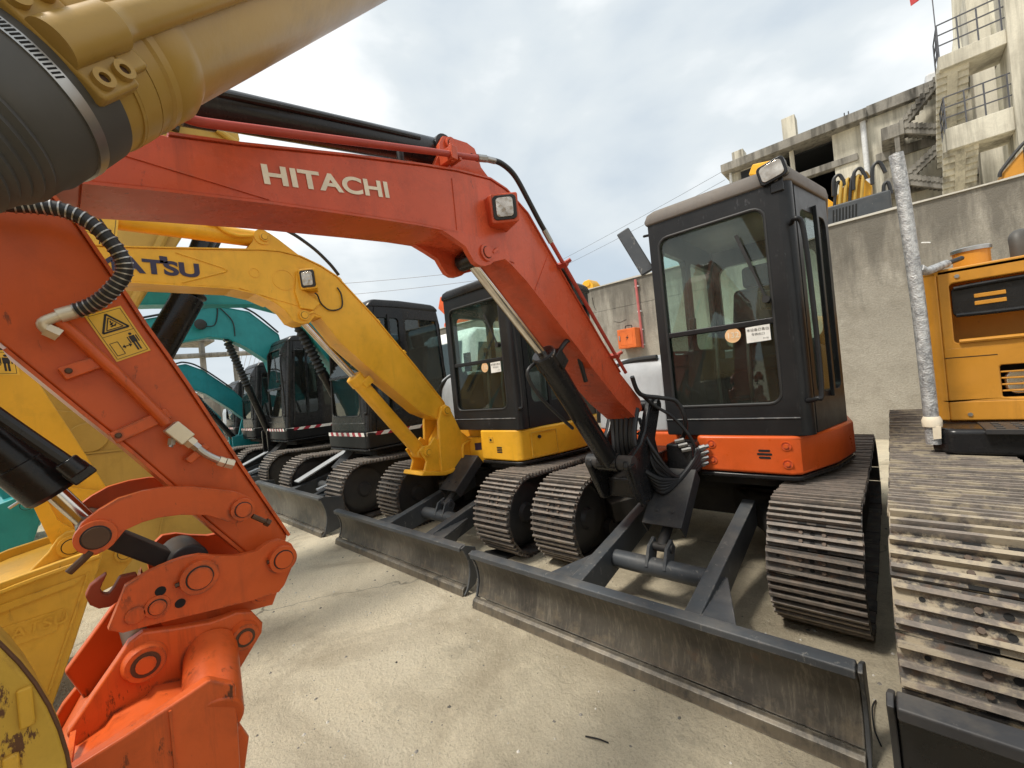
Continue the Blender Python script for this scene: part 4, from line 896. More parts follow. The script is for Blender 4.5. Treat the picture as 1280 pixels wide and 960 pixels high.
# ------------------------------------------------------------------ the red excavator in the middle
def lamp_box(boom, c0, XN, m, hw=0.062, hh=0.062, u=(0.75, 0.66, 0)):
    lu = Vector(u).normalized(); ln = Vector((lu.y, -lu.x, -0.12)).normalized()
    lv = lu.cross(ln); lv = -lv if lv.z < 0 else lv
    c0 = Vector(c0); sq = [c0 + lu * x + lv * z for x, z in rr(-hw, -hh, hw, hh, 0.010, 3)]; n = len(sq)
    V = sq + [Vector((XN - 0.004, c0.y + 0.035 + (p.y - c0.y) * 1.5, p.z)) for p in sq]
    lb = MB(); lb.add(V, [[i, (i + 1) % n, n + (i + 1) % n, n + i] for i in range(n)] + [list(range(n))[::-1], [n + i for i in range(n)]], m); lb.build('lamp_housing', boom, 0.005)
    l2 = MB(); l2.ext([c0 + lu * x + lv * z + ln * 0.0005 for x, z in rr(-hw * 0.84, -hh * 0.84, hw * 0.84, hh * 0.84, 0.018)], ln * 0.007, 'rubber'); l2.build('lamp_bezel', boom, 0.003)
    l3 = MB(); l3.ext([c0 + lu * x + lv * z + ln * 0.0075 for x, z in rr(-hw * 0.60, -hh * 0.66, hw * 0.60, hh * 0.66, 0.014)], ln * 0.004, 'lens'); l3.build('lamp_lens', boom, 0.003)

def red_excavator():
    xc, yc = -1.16, 3.75
    T = thing('excavator', (xc, yc, 0), 'orange red excavator with black cab and HITACHI lettering on its boom', 'excavator', 'excavators parked in a row')
    undercarriage(T, xc, 2.0, 0.40, 2.76, 4.85, 0.335, 0.128)
    dozer(T, -2.155, -0.165, 1.775, 0.0, 0.352, -1.455, -0.79)
    side = upper_body(T, xc, yc, 0.70, 0.965, 'orange', 'greyhood', 0.0, 0.13, 0.72)
    cab_builder(T, -1.245, -0.425, -0.255, 3.0, 3.68, 4.35, 0.965, 2.52, 'cab', 'roofdust', 'glass', zsplit=1.685)
    # swing bracket
    br = MB(); prof = [(2.72, 1.235), (2.76, 1.265), (2.82, 1.265), (2.86, 1.225), (2.85, 1.15), (2.74, 0.98), (2.80, 0.80), (2.84, 0.66), (2.62, 0.60), (2.45, 0.615), (2.40, 0.70), (2.315, 0.86), (2.325, 0.905), (2.40, 0.935), (2.52, 0.985), (2.60, 1.06), (2.66, 1.16)]
    for x0, x1 in ((-1.27, -1.225), (-1.535, -1.49)): br.yz(prof, x0, x1, 'black')
    br.yz([(2.50, 0.62), (2.85, 0.66), (2.82, 0.80), (2.50, 0.75)], -1.49, -1.27, 'black')
    br.box((-1.50, 2.80, 0.56), (-1.26, 3.2, 0.86), 'black')
    s = br.build('swing_bracket', T, 0.014, seg=3)
    p = MB(); p.cyl((-1.545, 2.375, 0.885), (-1.215, 2.375, 0.885), 0.048, 'charcoal', 24); p.build('pivot_pin', s, 0.004); p = MB(); p.cyl((-1.54, 2.79, 1.205), (-1.20, 2.79, 1.205), 0.04, 'black', 24); p.build('pivot_pin', s, 0.004)
    ft = MB(); ft.yz([(2.30, 0.88), (2.42, 0.60), (2.455, 0.62), (2.36, 0.89)], -1.22, -1.20, 'black'); ft.build('side_rib', s, 0.004)
    # hoses through the bracket
    for i, x in enumerate((-1.47, -1.43, -1.39, -1.35, -1.31, -1.285)):
        h = MB(); h.tube([(x, 2.62, 1.20), (x + 0.01, 2.60 - 0.015 * i, 1.05), (x + 0.015, 2.585 - 0.012 * i, 0.92), (x, 2.66, 0.80), (x, 2.82, 0.74)], 0.021, 'hose', 10); h.build('hydraulic_hose', s)
    for i in range(5):
        h = MB(); h.tube([(-1.24, 2.55 + 0.02 * i, 0.80 - 0.022 * i), (-1.15, 2.62, 0.73 - 0.02 * i), (-1.05, 2.78, 0.72 + 0.012 * i), (-1.0, 2.93, 0.78 + 0.03 * i)], 0.015, 'hose', 8); h.build('hydraulic_hose', s)
    for i in range(4):
        f = MB(); c0 = Vector((-1.035 + 0.004 * i, 2.90, 0.765 + 0.038 * i)); f.cyl(c0, c0 + Vector((0.07, 0.045, 0.022)), 0.014, 'steel', 8); f.cyl(c0 + Vector((0.02, 0.013, 0.006)), c0 + Vector((0.05, 0.032, 0.016)), 0.019, 'steel', 6); f.build('hose_fitting', s)
    for pts, r in (([(-1.25, 2.53, 1.42), (-1.24, 2.60, 1.30), (-1.16, 2.72, 1.26), (-1.08, 2.80, 1.22), (-1.05, 2.84, 1.08), (-1.10, 2.90, 0.97), (-1.2, 3.0, 0.9)], 0.015), ([(-1.26, 2.60, 1.33), (-1.22, 2.72, 1.22), (-1.12, 2.80, 1.12), (-1.03, 2.86, 0.96), (-1.02, 2.9, 0.8)], 0.011)):
        h = MB(); h.tube(pts, r, 'hose', 10); h.build('hydraulic_hose', s)
    for i, (xa_, za_) in enumerate(((-1.24, 1.02), (-1.23, 0.96), (-1.245, 0.90), (-1.225, 0.86), (-1.24, 0.93), (-1.23, 0.88))):
        h = MB(); h.tube([(xa_ - 0.08, 2.72 - 0.01 * i, za_ + 0.10), (xa_, 2.62 + 0.012 * i, za_), (xa_ + 0.06, 2.60 + 0.015 * i, za_ - 0.10 - 0.012 * i), (xa_ + 0.14, 2.70 + 0.012 * i, 0.74 - 0.008 * i), (-1.03 + 0.004 * i, 2.88, 0.75 + 0.028 * i)], 0.0125, 'hose', 8); h.build('hydraulic_hose', s)
    for i in range(3):
        f = MB(); c0 = Vector((-1.12 + 0.02 * i, 2.80, 0.95 - 0.03 * i)); f.cyl(c0, c0 + Vector((0.05, 0.03, 0.01)), 0.014, 'steel', 6); f.build('hose_fitting', s)
    bx = MB(); bx.box((-1.20, 2.82, 0.72), (-1.02, 3.05, 0.93), 'black'); bx.build('hose_cover', s, 0.02)
    # boom
    top = [(-0.14, 2.10), (0.04, 2.125), (0.182, 2.145), (0.232, 2.150), (0.389, 2.182), (0.722, 2.263), (1.012, 2.326), (1.187, 2.360), (1.391, 2.385), (1.496, 2.366), (1.64, 2.285), (1.769, 2.145), (1.964, 1.935), (2.246, 1.637), (2.429, 1.455), (2.68, 1.262), (2.70, 1.19)]
    low = [(-0.15, 1.93), (0.07, 1.987), (0.236, 2.012), (0.457, 2.040), (0.759, 2.070), (0.957, 2.088), (1.163, 2.098), (1.269, 2.092), (1.361, 2.072), (1.479, 2.012), (1.58, 1.945), (1.764, 1.790), (2.016, 1.580), (2.094, 1.505), (2.364, 1.285), (2.585, 1.145)]
    XN, XF = -1.28, -1.485
    b = MB(); b.yz(top + low[::-1], XF, XN, 'boomred'); boom = b.build('boom', T, 0.006)
    f = MB()                                                          # flange plates proud of the web along both edges
    for pts, sg in ((top[3:-2], 1), (low[1:], -1)):
        for p, q in zip(pts[:-1], pts[1:]):
            dd = Vector((q[0] - p[0], q[1] - p[1])); n = Vector((-dd.y, dd.x)).normalized() * 0.007 * sg
            f.ext([(XF - 0.006, p[0], p[1]), (XF - 0.006, q[0], q[1]), (XF - 0.006, q[0] + n.x, q[1] + n.y), (XF - 0.006, p[0] + n.x, p[1] + n.y)], (XN - XF + 0.012, 0, 0), 'boomred')
    f.build('flange_plate', boom)
    k = MB()                                                          # doubler plate round the cylinder pin
    plate = [(1.06, 2.092), (1.135, 2.066), (1.195, 2.042), (1.212, 2.016), (1.236, 1.983), (1.266, 1.972), (1.297, 1.974), (1.33, 1.985), (1.356, 2.002), (1.43, 2.025), (1.50, 2.018), (1.44, 2.050), (1.36, 2.078), (1.269, 2.098), (1.163, 2.104)]
    k.yz(plate, XN - 0.02, XN + 0.006, 'boomred'); k.yz(plate, XF - 0.006, XF + 0.02, 'boomred'); pin_boss(k, (1.312, 2.035), 0.038, 'boomred', XN, XN + 0.016); k.obox((XN + 0.012, 1.365, 2.052), (1, 0, 0), (0, 1, 0.7), (0, -0.7, 1), 0.008, 0.022, 0.006, 'boomred'); k.build('cylinder_bracket', boom, 0.004)
    # end seam, mid seams
    w = MB()
    w.bar((XN + 0.002, 1.640, 1.905), (XN + 0.002, 1.775, 2.095), 0.004, 0.006, 'boomred'); w.bar((XN + 0.002, 2.33, 1.325), (XN + 0.002, 2.45, 1.40), 0.004, 0.006, 'boomred'); w.bar((XN + 0.002, 0.10, 2.075), (XN + 0.002, 0.45, 2.047), 0.004, 0.005, 'boomred'); w.bar((XN + 0.002, 1.16, 2.1), (XN + 0.002, 1.16, 2.32), 0.003, 0.004, 'boomred')
    w.build('weld_seam', boom)
    # top bracket for the arm cylinder
    t = MB(); tb = [(1.02, 2.33), (1.10, 2.37), (1.135, 2.43), (1.14, 2.475), (1.165, 2.515), (1.195, 2.522), (1.30, 2.535), (1.345, 2.525), (1.362, 2.49), (1.375, 2.45), (1.44, 2.40), (1.47, 2.365)]
    for x in (-1.325, -1.46): t.yz(tb, x - 0.012, x + 0.012, 'boomred')
    pin_boss(t, (1.20, 2.487), 0.030, 'boomred', -1.313, -1.300)
    t.cyl((-1.3128, 1.325, 2.482), (-1.3115, 1.325, 2.482), 0.014, 'hole', 14)
    t.build('cylinder_bracket', boom, 0.004)
    ram(boom, (-1.392, 1.19, 2.487), (-1.392, -0.35, 2.19), (-1.392, 0.27, 2.316), 0.056, 0.03, 'black', 'arm_cylinder')
    fb = MB(); fb.tube([(-1.345, 0.33, 2.335), (-1.335, 0.40, 2.352), (-1.335, 0.75, 2.42), (-1.34, 1.06, 2.478)], 0.010, 'black', 8); fb.build('cylinder_pipe', boom)
    cl = MB(); cl.cyl((-1.30, 0.93, 2.31), (-1.30, 0.93, 2.36), 0.014, 'rubber', 12); cl.build('rubber_stop', boom)
    # red steel pipe and hose along the boom
    pp = MB(); pp.tube([(-1.25, 0.17, 2.175), (-1.25, 0.23, 2.196), (-1.25, 0.28, 2.192), (-1.25, 0.34, 2.204), (-1.25, 0.465, 2.235), (-1.25, 0.75, 2.305), (-1.25, 1.064, 2.383), (-1.25, 1.20, 2.414), (-1.25, 1.295, 2.437)], 0.0125, 'redpipe', 12); pp.build('hydraulic_pipe', boom)
    pc = MB(); pc.box((-1.315, 1.13, 2.375), (-1.23, 1.16, 2.43), 'boomred'); pc.cyl((-1.25, 1.145, 2.37), (-1.25, 1.145, 2.445), 0.009, 'boomred', 8); pc.cyl((-1.30, 1.18, 2.39), (-1.235, 1.18, 2.39), 0.008, 'boomred', 8); pc.build('pipe_clamp', boom, 0.003)
    fi = MB(); fi.cyl((-1.25, 1.29, 2.436), (-1.25, 1.345, 2.450), 0.016, 'steel', 8); fi.cyl((-1.25, 1.345, 2.45), (-1.25, 1.40, 2.459), 0.0135, 'steel', 12); fi.cyl((-1.25, 1.725, 2.215), (-1.25, 1.775, 2.160), 0.0145, 'steel', 8); fi.build('hose_fitting', boom)
    hh = MB(); hh.tube([(-1.25, 1.38, 2.456), (-1.25, 1.437, 2.463), (-1.25, 1.50, 2.450), (-1.25, 1.55, 2.418), (-1.25, 1.617, 2.341), (-1.25, 1.696, 2.247), (-1.25, 1.742, 2.199)], 0.0125, 'hose', 12); hh.build('hydraulic_hose', boom)
    for dx, r in ((0, 0.011), (-0.05, 0.009)):
        p2 = MB(); p2.tube([(-1.25 + dx, 1.77, 2.165), (-1.25 + dx, 1.95, 1.975), (-1.25 + dx, 2.2, 1.708), (-1.25 + dx, 2.45, 1.45)], r, 'redpipe', 10); p2.build('hydraulic_pipe', boom)
    for y, z in ((1.86, 2.055), (2.33, 1.56)):
        c = MB(); c.obox((-1.275, y, z), (1, 0, 0), (0, 1, -1.05), (0, 1.05, 1), 0.055, 0.014, 0.012, 'redpipe'); c.cyl((-1.235, y + 0.005, z + 0.005), (-1.205, y + 0.015, z + 0.02), 0.012, 'redpipe', 8); c.build('pipe_clamp', boom, 0.003)
    h4 = MB(); h4.tube([(-1.30, 1.86, 2.06), (-1.29, 1.92, 2.045), (-1.29, 1.97, 1.99), (-1.31, 2.03, 1.90)], 0.011, 'hose', 8); h4.build('hydraulic_hose', boom)
    # boom lamp
    lamp_box(boom, (-1.195, 1.375, 2.222), XN, 'boomred')
    # lettering
    text_mesh('HITACHI', 0.076, (XN, 0.436, 2.090), (0, 1, 0.165), (0, -0.10, 1), 'cream', 0.030, 0.003, boom, 'brand_lettering', 1.40, 0, 1.02)
    # boom cylinder
    ram(T, (-1.385, 2.375, 0.885), (-1.385, 1.312, 2.035), (-1.385, 1.785, 1.60), 0.062, 0.026, 'black', 'boom_cylinder')
    g = MB(); g.cyl((-1.385, 1.79, 1.595), (-1.385, 1.80, 1.585), 0.07, 'steel', 24); g.obox((-1.34, 1.86, 1.56), (1, 0, 0), (0, 1, -1.08), (0, 1.08, 1), 0.03, 0.05, 0.035, 'black'); g.tube([(-1.33, 1.86, 1.60), (-1.30, 1.92, 1.66), (-1.32, 2.02, 1.60), (-1.33, 2.1, 1.42)], 0.014, 'hose', 8); g.tube([(-1.43, 1.80, 1.56), (-1.45, 1.72, 1.50), (-1.44, 1.80, 1.36), (-1.42, 2.05, 1.15)], 0.011, 'hose', 8); g.build('cylinder_guard', boom, 0.004)
    # arm (stick)
    AN, AF = -1.287, -1.455
    armp = [(-0.20, 2.02), (-0.05, 2.0), (0.018, 1.95), (0.054, 1.895), (0.082, 1.832), (0.105, 1.781), (0.153, 1.668), (0.183, 1.606), (0.22, 1.525), (0.29, 1.362), (0.315, 1.303), (0.412, 1.087), (0.395, 1.03), (0.34, 1.02), (0.311, 1.075), (0.223, 1.202), (0.178, 1.286), (0.111, 1.385), (0.038, 1.485), (-0.058, 1.62), (-0.16, 1.76), (-0.24, 1.92)]
    a = MB(); a.yz(armp, AF, AN, 'armorange'); arm = a.build('arm', T, 0.006)
    fl = MB()
    for pts, sg in ((armp[2:12], 1), (armp[14:20], 1)):
        for p, q in zip(pts[:-1], pts[1:]):
            dd = Vector((q[0] - p[0], q[1] - p[1])); nn = Vector((-dd.y, dd.x)).normalized() * 0.007
            nn = nn if nn.x * (1 if sg > 0 else -1) > -9 else -nn
            mid = Vector(((p[0] + q[0]) / 2 - 0.13, (p[1] + q[1]) / 2 - 1.5));
            out = nn if pts is armp[2:12] else nn
            o2 = Vector((abs(nn.x), nn.y if nn.x > 0 else -nn.y)) if p[1] > q[1] else Vector((-abs(nn.x), nn.y if nn.x < 0 else -nn.y))
            fl.ext([(AF - 0.007, p[0], p[1]), (AF - 0.007, q[0], q[1]), (AF - 0.007, q[0] + o2.x, q[1] + o2.y), (AF - 0.007, p[0] + o2.x, p[1] + o2.y)], (AN - AF + 0.014, 0, 0), 'armorange')
    fl.build('flange_plate', arm)
    u = Vector((0, 0.112, 0.05)).normalized(); u = Vector((0, 0.056, 0.048)).normalized(); v = Vector((0, -u.z, u.y))
    warning_decal(arm, (AN + 0.001, 0.098, 1.588), (0, 0.060, 0.026), (0, -0.40, 0.92), 0.066, 0.112)
    # pipe, clamps, valve on the arm
    X = -1.262
    p = MB(); p.tube([(X, 0.012, 1.676), (X, 0.040, 1.640), (X, 0.072, 1.592), (X, 0.111, 1.535), (X, 0.172, 1.437)], 0.0115, 'armorange', 12); p.build('hydraulic_pipe', arm)
    for y, z, hl in ((0.060, 1.585, 0.040), (0.140, 1.446, 0.055)):
        c = MB(); c.obox((-1.275, y - 0.012, z - 0.006), (1, 0, 0), (0, 1, 0.45), (0, -0.45, 1), 0.012, hl, 0.014, 'armorange'); c.cyl((-1.264, y - hl + 0.002, z - hl * 0.45 + 0.002), (-1.258, y - hl + 0.002, z - hl * 0.45 + 0.002), 0.007, 'pin', 6); c.build('pipe_clamp', arm, 0.003)
    d1 = Vector((0, 0.62, -0.78)); d2 = Vector((0, 0.78, 0.62)); vc = Vector((-1.25, 0.190, 1.413))
    vv = MB(); vv.obox(vc, (1, 0, 0), d2, d1, 0.018, 0.017, 0.024, 'brass'); vo = vv.build('valve_block', arm, 0.003)
    v2 = MB(); v2.cyl(vc + d1 * 0.024, vc + d1 * 0.040, 0.014, 'brass', 6); v2.cyl(vc + d1 * 0.040, vc + d1 * 0.054, 0.011, 'steel', 6); v2.cyl(vc - d2 * 0.017, vc - d2 * 0.028 + d1 * 0.01, 0.008, 'steel', 6); v2.cyl(vc - d2 * 0.028 + d1 * 0.01, vc - d2 * 0.033 + d1 * 0.012, 0.005, 'steel', 8)
    v2.tube([vc + d1 * 0.052, vc + d1 * 0.072, (-1.25, 0.250, 1.343), (-1.25, 0.268, 1.330)], 0.0085, 'steel', 10); v2.cyl((-1.25, 0.262, 1.333), (-1.25, 0.274, 1.326), 0.0125, 'brass', 6); v2.cyl((-1.25, 0.276, 1.325), (-1.25, 0.292, 1.317), 0.0125, 'brass', 6); v2.build('hose_fitting', arm)
    c = MB(); c.obox((-1.268, 0.222, 1.358), (1, 0, 0), d2, d1, 0.016, 0.026, 0.009, 'armorange'); c.build('pipe_clamp', arm, 0.003)
    hp = [(-1.22, -0.12, 1.90), (-1.22, -0.048, 1.888), (-1.22, -0.006, 1.893), (-1.21, 0.038, 1.890), (-1.20, 0.078, 1.864), (-1.195, 0.110, 1.815), (-1.20, 0.118, 1.775), (-1.215, 0.098, 1.738), (-1.235, 0.072, 1.710), (-1.25, 0.041, 1.693)]
    h = MB(); h.tube(hp, 0.0145, 'hose', 14, 8); hz = h.build('hydraulic_hose', arm)
    sp = MB(); P = catmull(hp, 24)
    for i in range(2, len(P) - 4, 6):
        dd = (P[i + 1] - P[i - 1]).normalized() + Vector((0.0, 0.15, 0.2)) * 0.5; q = dd.orthogonal()
        sp.ring(P[i], dd, 0.0135, 0.0165, 0.0026, 'steel', 14)
    sp.build('spiral_wrap', arm)
    e = MB(); e.tube([(-1.25, 0.046, 1.696), (-1.252, 0.015, 1.682)], 0.0145, 'brass', 12, 0); e.tube([(-1.252, 0.018, 1.683), (-1.255, -0.006, 1.668), (-1.258, 0.0, 1.652), (-1.26, 0.014, 1.650)], 0.0105, 'brass', 12); e.cyl((-1.258, -0.004, 1.655), (-1.26, 0.014, 1.643), 0.0145, 'brass', 6); e.build('hose_fitting', arm)
    h = MB(); h.tube([(-1.44, 0.06, 1.85), (-1.42, 0.10, 1.80), (-1.42, 0.13, 1.76), (-1.42, 0.14, 1.70)], 0.0145, 'hose', 12); h.build('hydraulic_hose', arm)
    # bucket cylinder
    X = -1.385
    ram(T, (X, -0.20, 1.62), (X, 0.038, 1.218), (X, -0.012, 1.309), 0.045, 0.0185, 'black', 'bucket_cylinder')
    tb = MB(); tb.tube([(X + 0.075, -0.20, 1.66), (X + 0.075, -0.09, 1.505), (X + 0.075, 0.012, 1.372)], 0.013, 'black', 10); tb.cyl((X + 0.075, 0.004, 1.382), (X + 0.075, 0.024, 1.352), 0.021, 'black', 14); tb.obox((X + 0.05, 0.024, 1.352), (1, 0, 0), (0, 0.6, -0.8), (0, 0.8, 0.6), 0.03, 0.018, 0.022, 'black'); tb.build('cylinder_pipe', arm, 0.004)
    # tipping lever (banana links, near and far)
    lev = [(0.004, 1.228), (0.018, 1.256), (0.045, 1.276), (0.075, 1.291), (0.115, 1.297), (0.156, 1.296), (0.20, 1.285), (0.245, 1.268), (0.285, 1.252), (0.312, 1.232), (0.324, 1.204), (0.312, 1.180), (0.288, 1.172), (0.262, 1.184), (0.224, 1.211), (0.173, 1.227), (0.135, 1.232), (0.108, 1.230), (0.080, 1.222), (0.060, 1.198), (0.035, 1.186), (0.012, 1.198)]
    l = MB(); l.yz(lev, -1.246, -1.224, 'armorange'); l.yz(lev, -1.52, -1.498, 'armorange')
    for c_ in ((0.037, 1.222), (0.295, 1.204)):
        pass
    pin_boss(l, (0.036, 1.224), 0.033, 'armorange', -1.23, -1.212, 'pin'); pin_boss(l, (0.295, 1.205), 0.027, 'armorange', -1.23, -1.212)
    l.cyl((-1.52, 0.036, 1.224), (-1.23, 0.036, 1.224), 0.024, 'pin', 16)
    lo = l.build('tipping_lever', T, 0.004)
    bt = MB(); bt.cyl((-1.216, 0.314, 1.183), (-1.216, 0.344, 1.158), 0.006, 'pin', 8); bt.cyl((-1.216, 0.342, 1.160), (-1.216, 0.350, 1.153), 0.010, 'pin', 6); bt.build('pin_bolt', lo); bt = MB(); bt.cyl((-1.216, 0.028, 1.198), (-1.216, -0.006, 1.168), 0.007, 'pin', 8); bt.build('pin_bolt', lo)
    # bucket link
    k = MB(); k.ext([(X - 0.045, 0.050, 1.240), (X - 0.045, 0.075, 1.205), (X - 0.045, 0.216, 1.075), (X - 0.045, 0.190, 1.045), (X - 0.045, 0.03, 1.19)], (0.09, 0, 0), 'under'); k.cyl((X - 0.07, 0.195, 1.09), (X + 0.07, 0.195, 1.09), 0.042, 'charcoal', 24); k.build('bucket_link', T, 0.006)
    # quick coupler
    cp = [(0.072, 1.108), (0.112, 1.124), (0.150, 1.130), (0.172, 1.131), (0.202, 1.127), (0.232, 1.112), (0.272, 1.097), (0.315, 1.093), (0.344, 1.106), (0.372, 1.104), (0.397, 1.084), (0.408, 1.050), (0.371, 0.985), (0.356, 0.972), (0.296, 0.977), (0.092, 1.012), (0.061, 1.016), (0.040, 1.032)]
    q = MB()
    q.yz(cp, -1.236, -1.214, 'armorange'); q.yz([(0.135, 1.10)] + cp[3:-3] + [(0.296, 0.977), (0.14, 1.005)], -1.53, -1.508, 'armorange')
    inner = [(0.12, 1.07), (0.125, 1.04), (0.30, 0.99), (0.385, 1.0), (0.35, 0.93), (0.29, 0.94), (0.13, 0.98), (0.11, 1.03)]
    q.yz(inner, -1.275, -1.255, 'armorange'); q.yz(inner, -1.49, -1.47, 'armorange'); q.yz([(0.115, 1.07), (0.12, 1.03), (0.29, 0.985), (0.28, 0.965), (0.12, 0.99), (0.105, 1.04)], -1.47, -1.275, 'armorange')
    pin_boss(q, (0.194, 1.080), 0.037, 'armorange', -1.22, -1.198); pin_boss(q, (0.369, 1.056), 0.033, 'armorange', -1.22, -1.196); pin_boss(q, (0.118, 1.045), 0.023, 'armorange', -1.2145, -1.209); q.cyl((-1.214, 0.082, 1.043), (-1.209, 0.082, 1.043), 0.017, 'armorange', 20)
    pin_boss(q, (0.322, 0.975), 0.024, 'armorange', -1.256, -1.240)
    for y, z in ((0.126, 1.075), (0.157, 1.034)): q.cyl((-1.2145, y, z), (-1.2128, y, z), 0.010, 'hole', 14)
    qo = q.build('quick_coupler', T, 0.004)
    gr = MB(); gr.cyl((-1.205, 0.150, 1.078), (-1.205, 0.165, 1.080), 0.005, 'pin', 6); gr.cyl((-1.205, 0.333, 1.060), (-1.205, 0.345, 1.06), 0.005, 'pin', 6); gr.build('grease_nipple', qo)
    hk = [(0.052, 1.120), (0.038, 1.113), (0.023, 1.103), (0.014, 1.084), (0.020, 1.062), (0.033, 1.048), (0.051, 1.044), (0.066, 1.052), (0.10, 1.07), (0.10, 1.10), (0.071, 1.103), (0.060, 1.084), (0.050, 1.072), (0.041, 1.078), (0.038, 1.090), (0.043, 1.102)]
    k = MB(); k.yz(hk, -1.345, -1.318, 'hookrust'); k.build('lifting_hook', qo, 0.004)
    # bucket
    bk = MB()
    ear = [(-0.03, 0.868), (0.047, 0.965), (0.069, 0.994), (0.092, 1.003), (0.146, 0.985), (0.207, 0.968), (0.235, 0.966), (0.258, 0.966), (0.292, 0.952), (0.312, 0.915), (0.308, 0.892), (0.229, 0.80), (0.10, 0.78), (0.0, 0.78)]
    bk.yz(ear, -1.236, -1.208, 'armorange'); bk.yz(ear, -1.536, -1.508, 'armorange')
    near = [(0.185, 0.865), (0.10, 0.893), (0.03, 0.884), (-0.05, 0.86), (-0.20, 0.74), (-0.34, 0.52), (-0.38, 0.22), (-0.20, 0.04), (0.02, 0.10), (0.14, 0.30), (0.18, 0.60)]
    far = [(0.185, 0.865), (0.105, 0.868), (0.05, 0.828), (0.0, 0.775), (-0.08, 0.64), (-0.16, 0.45), (-0.18, 0.22), (-0.08, 0.05), (0.02, 0.10), (0.14, 0.30), (0.18, 0.60)]
    n = len(near)
    bk.add([(-1.045, *p) for p in near] + [(-1.60, *p) for p in far], [[i, (i + 1) % n, n + (i + 1) % n, n + i] for i in range(n)] + [list(range(n))[::-1], list(range(n, 2 * n))], 'armorange')
    bk.yz([(0.20, 0.875), (0.15, 0.905), (0.092, 0.897), (0.055, 0.859), (0.009, 0.808), (-0.04, 0.756), (-0.11, 0.64), (-0.20, 0.45), (-0.21, 0.2), (-0.08, 0.02), (0.05, 0.08), (0.17, 0.3)], -1.625, -1.60, 'armorange')
    spl = [(0.205, 0.902), (0.164, 0.937), (0.101, 0.924), (0.044, 0.913), (-0.019, 0.903), (-0.14, 0.84), (-0.27, 0.73), (-0.38, 0.57), (-0.44, 0.36), (-0.44, 0.18), (-0.34, 0.05), (-0.18, 0.0), (0.06, 0.06), (0.17, 0.30), (0.195, 0.60)]
    bk.yz(spl, -1.045, -1.018, 'armorange')
    bk.cyl((-1.22, 0.205, 0.905), (-1.03, 0.165, 0.845), 0.052, 'armorange', 24)
    bo = bk.build('bucket', T, 0.005)
    es = MB()
    for c_, r in (((0.089, 0.944), 0.034), ((0.267, 0.908), 0.029)):
        y, z = c_; es.lathe((-1.21, y, z), (1, 0, 0), [(0, r * 1.15), (0.012, r * 1.08), (0.022, r * 0.98), (0.022, r * 0.7)], 'armorange', 28); es.cyl((-1.189, y, z), (-1.1865, y, z), r * 0.72, 'pin', 20); es.cyl((-1.187, y, z), (-1.184, y, z), r * 0.5, 'armorange', 14)
    es.cyl((-1.55, 0.089, 0.944), (-1.21, 0.089, 0.944), 0.024, 'pin', 16); es.cyl((-1.55, 0.267, 0.908), (-1.21, 0.267, 0.908), 0.022, 'pin', 16)
    es.build('bucket_pin', bo)
    sl = MB(); sl.yz([(0.16, 0.80), (0.215, 0.795), (0.228, 0.76), (0.215, 0.70), (0.185, 0.67), (0.16, 0.68)], -1.09, -1.055, 'armorange'); sl.build('side_cutter', bo, 0.008)
    ws = MB(); ws.bar((-1.016, 0.102, 0.918), (-1.016, 0.10, 0.10), 0.006, 0.004, 'armorange', (0, 1, 0)); ws.bar((-1.20, -0.02, 0.868), (-1.08, -0.03, 0.862), 0.008, 0.012, 'armorange'); ws.build('weld_seam', bo)
    # mirror on the left of the cab
    mr = MB(); mr.obox((-1.375, 3.04, 2.36), (0.88, 0.35, 0.40), (0.3, -0.9, 0), (-0.42, 0.0, 0.91), 0.05, 0.025, 0.20, 'gunmetal'); mr.bar((-1.30, 3.03, 2.45), (-1.24, 3.05, 2.45), 0.02, 0.02, 'black'); mr.build('mirror', T, 0.02)
red_excavator()

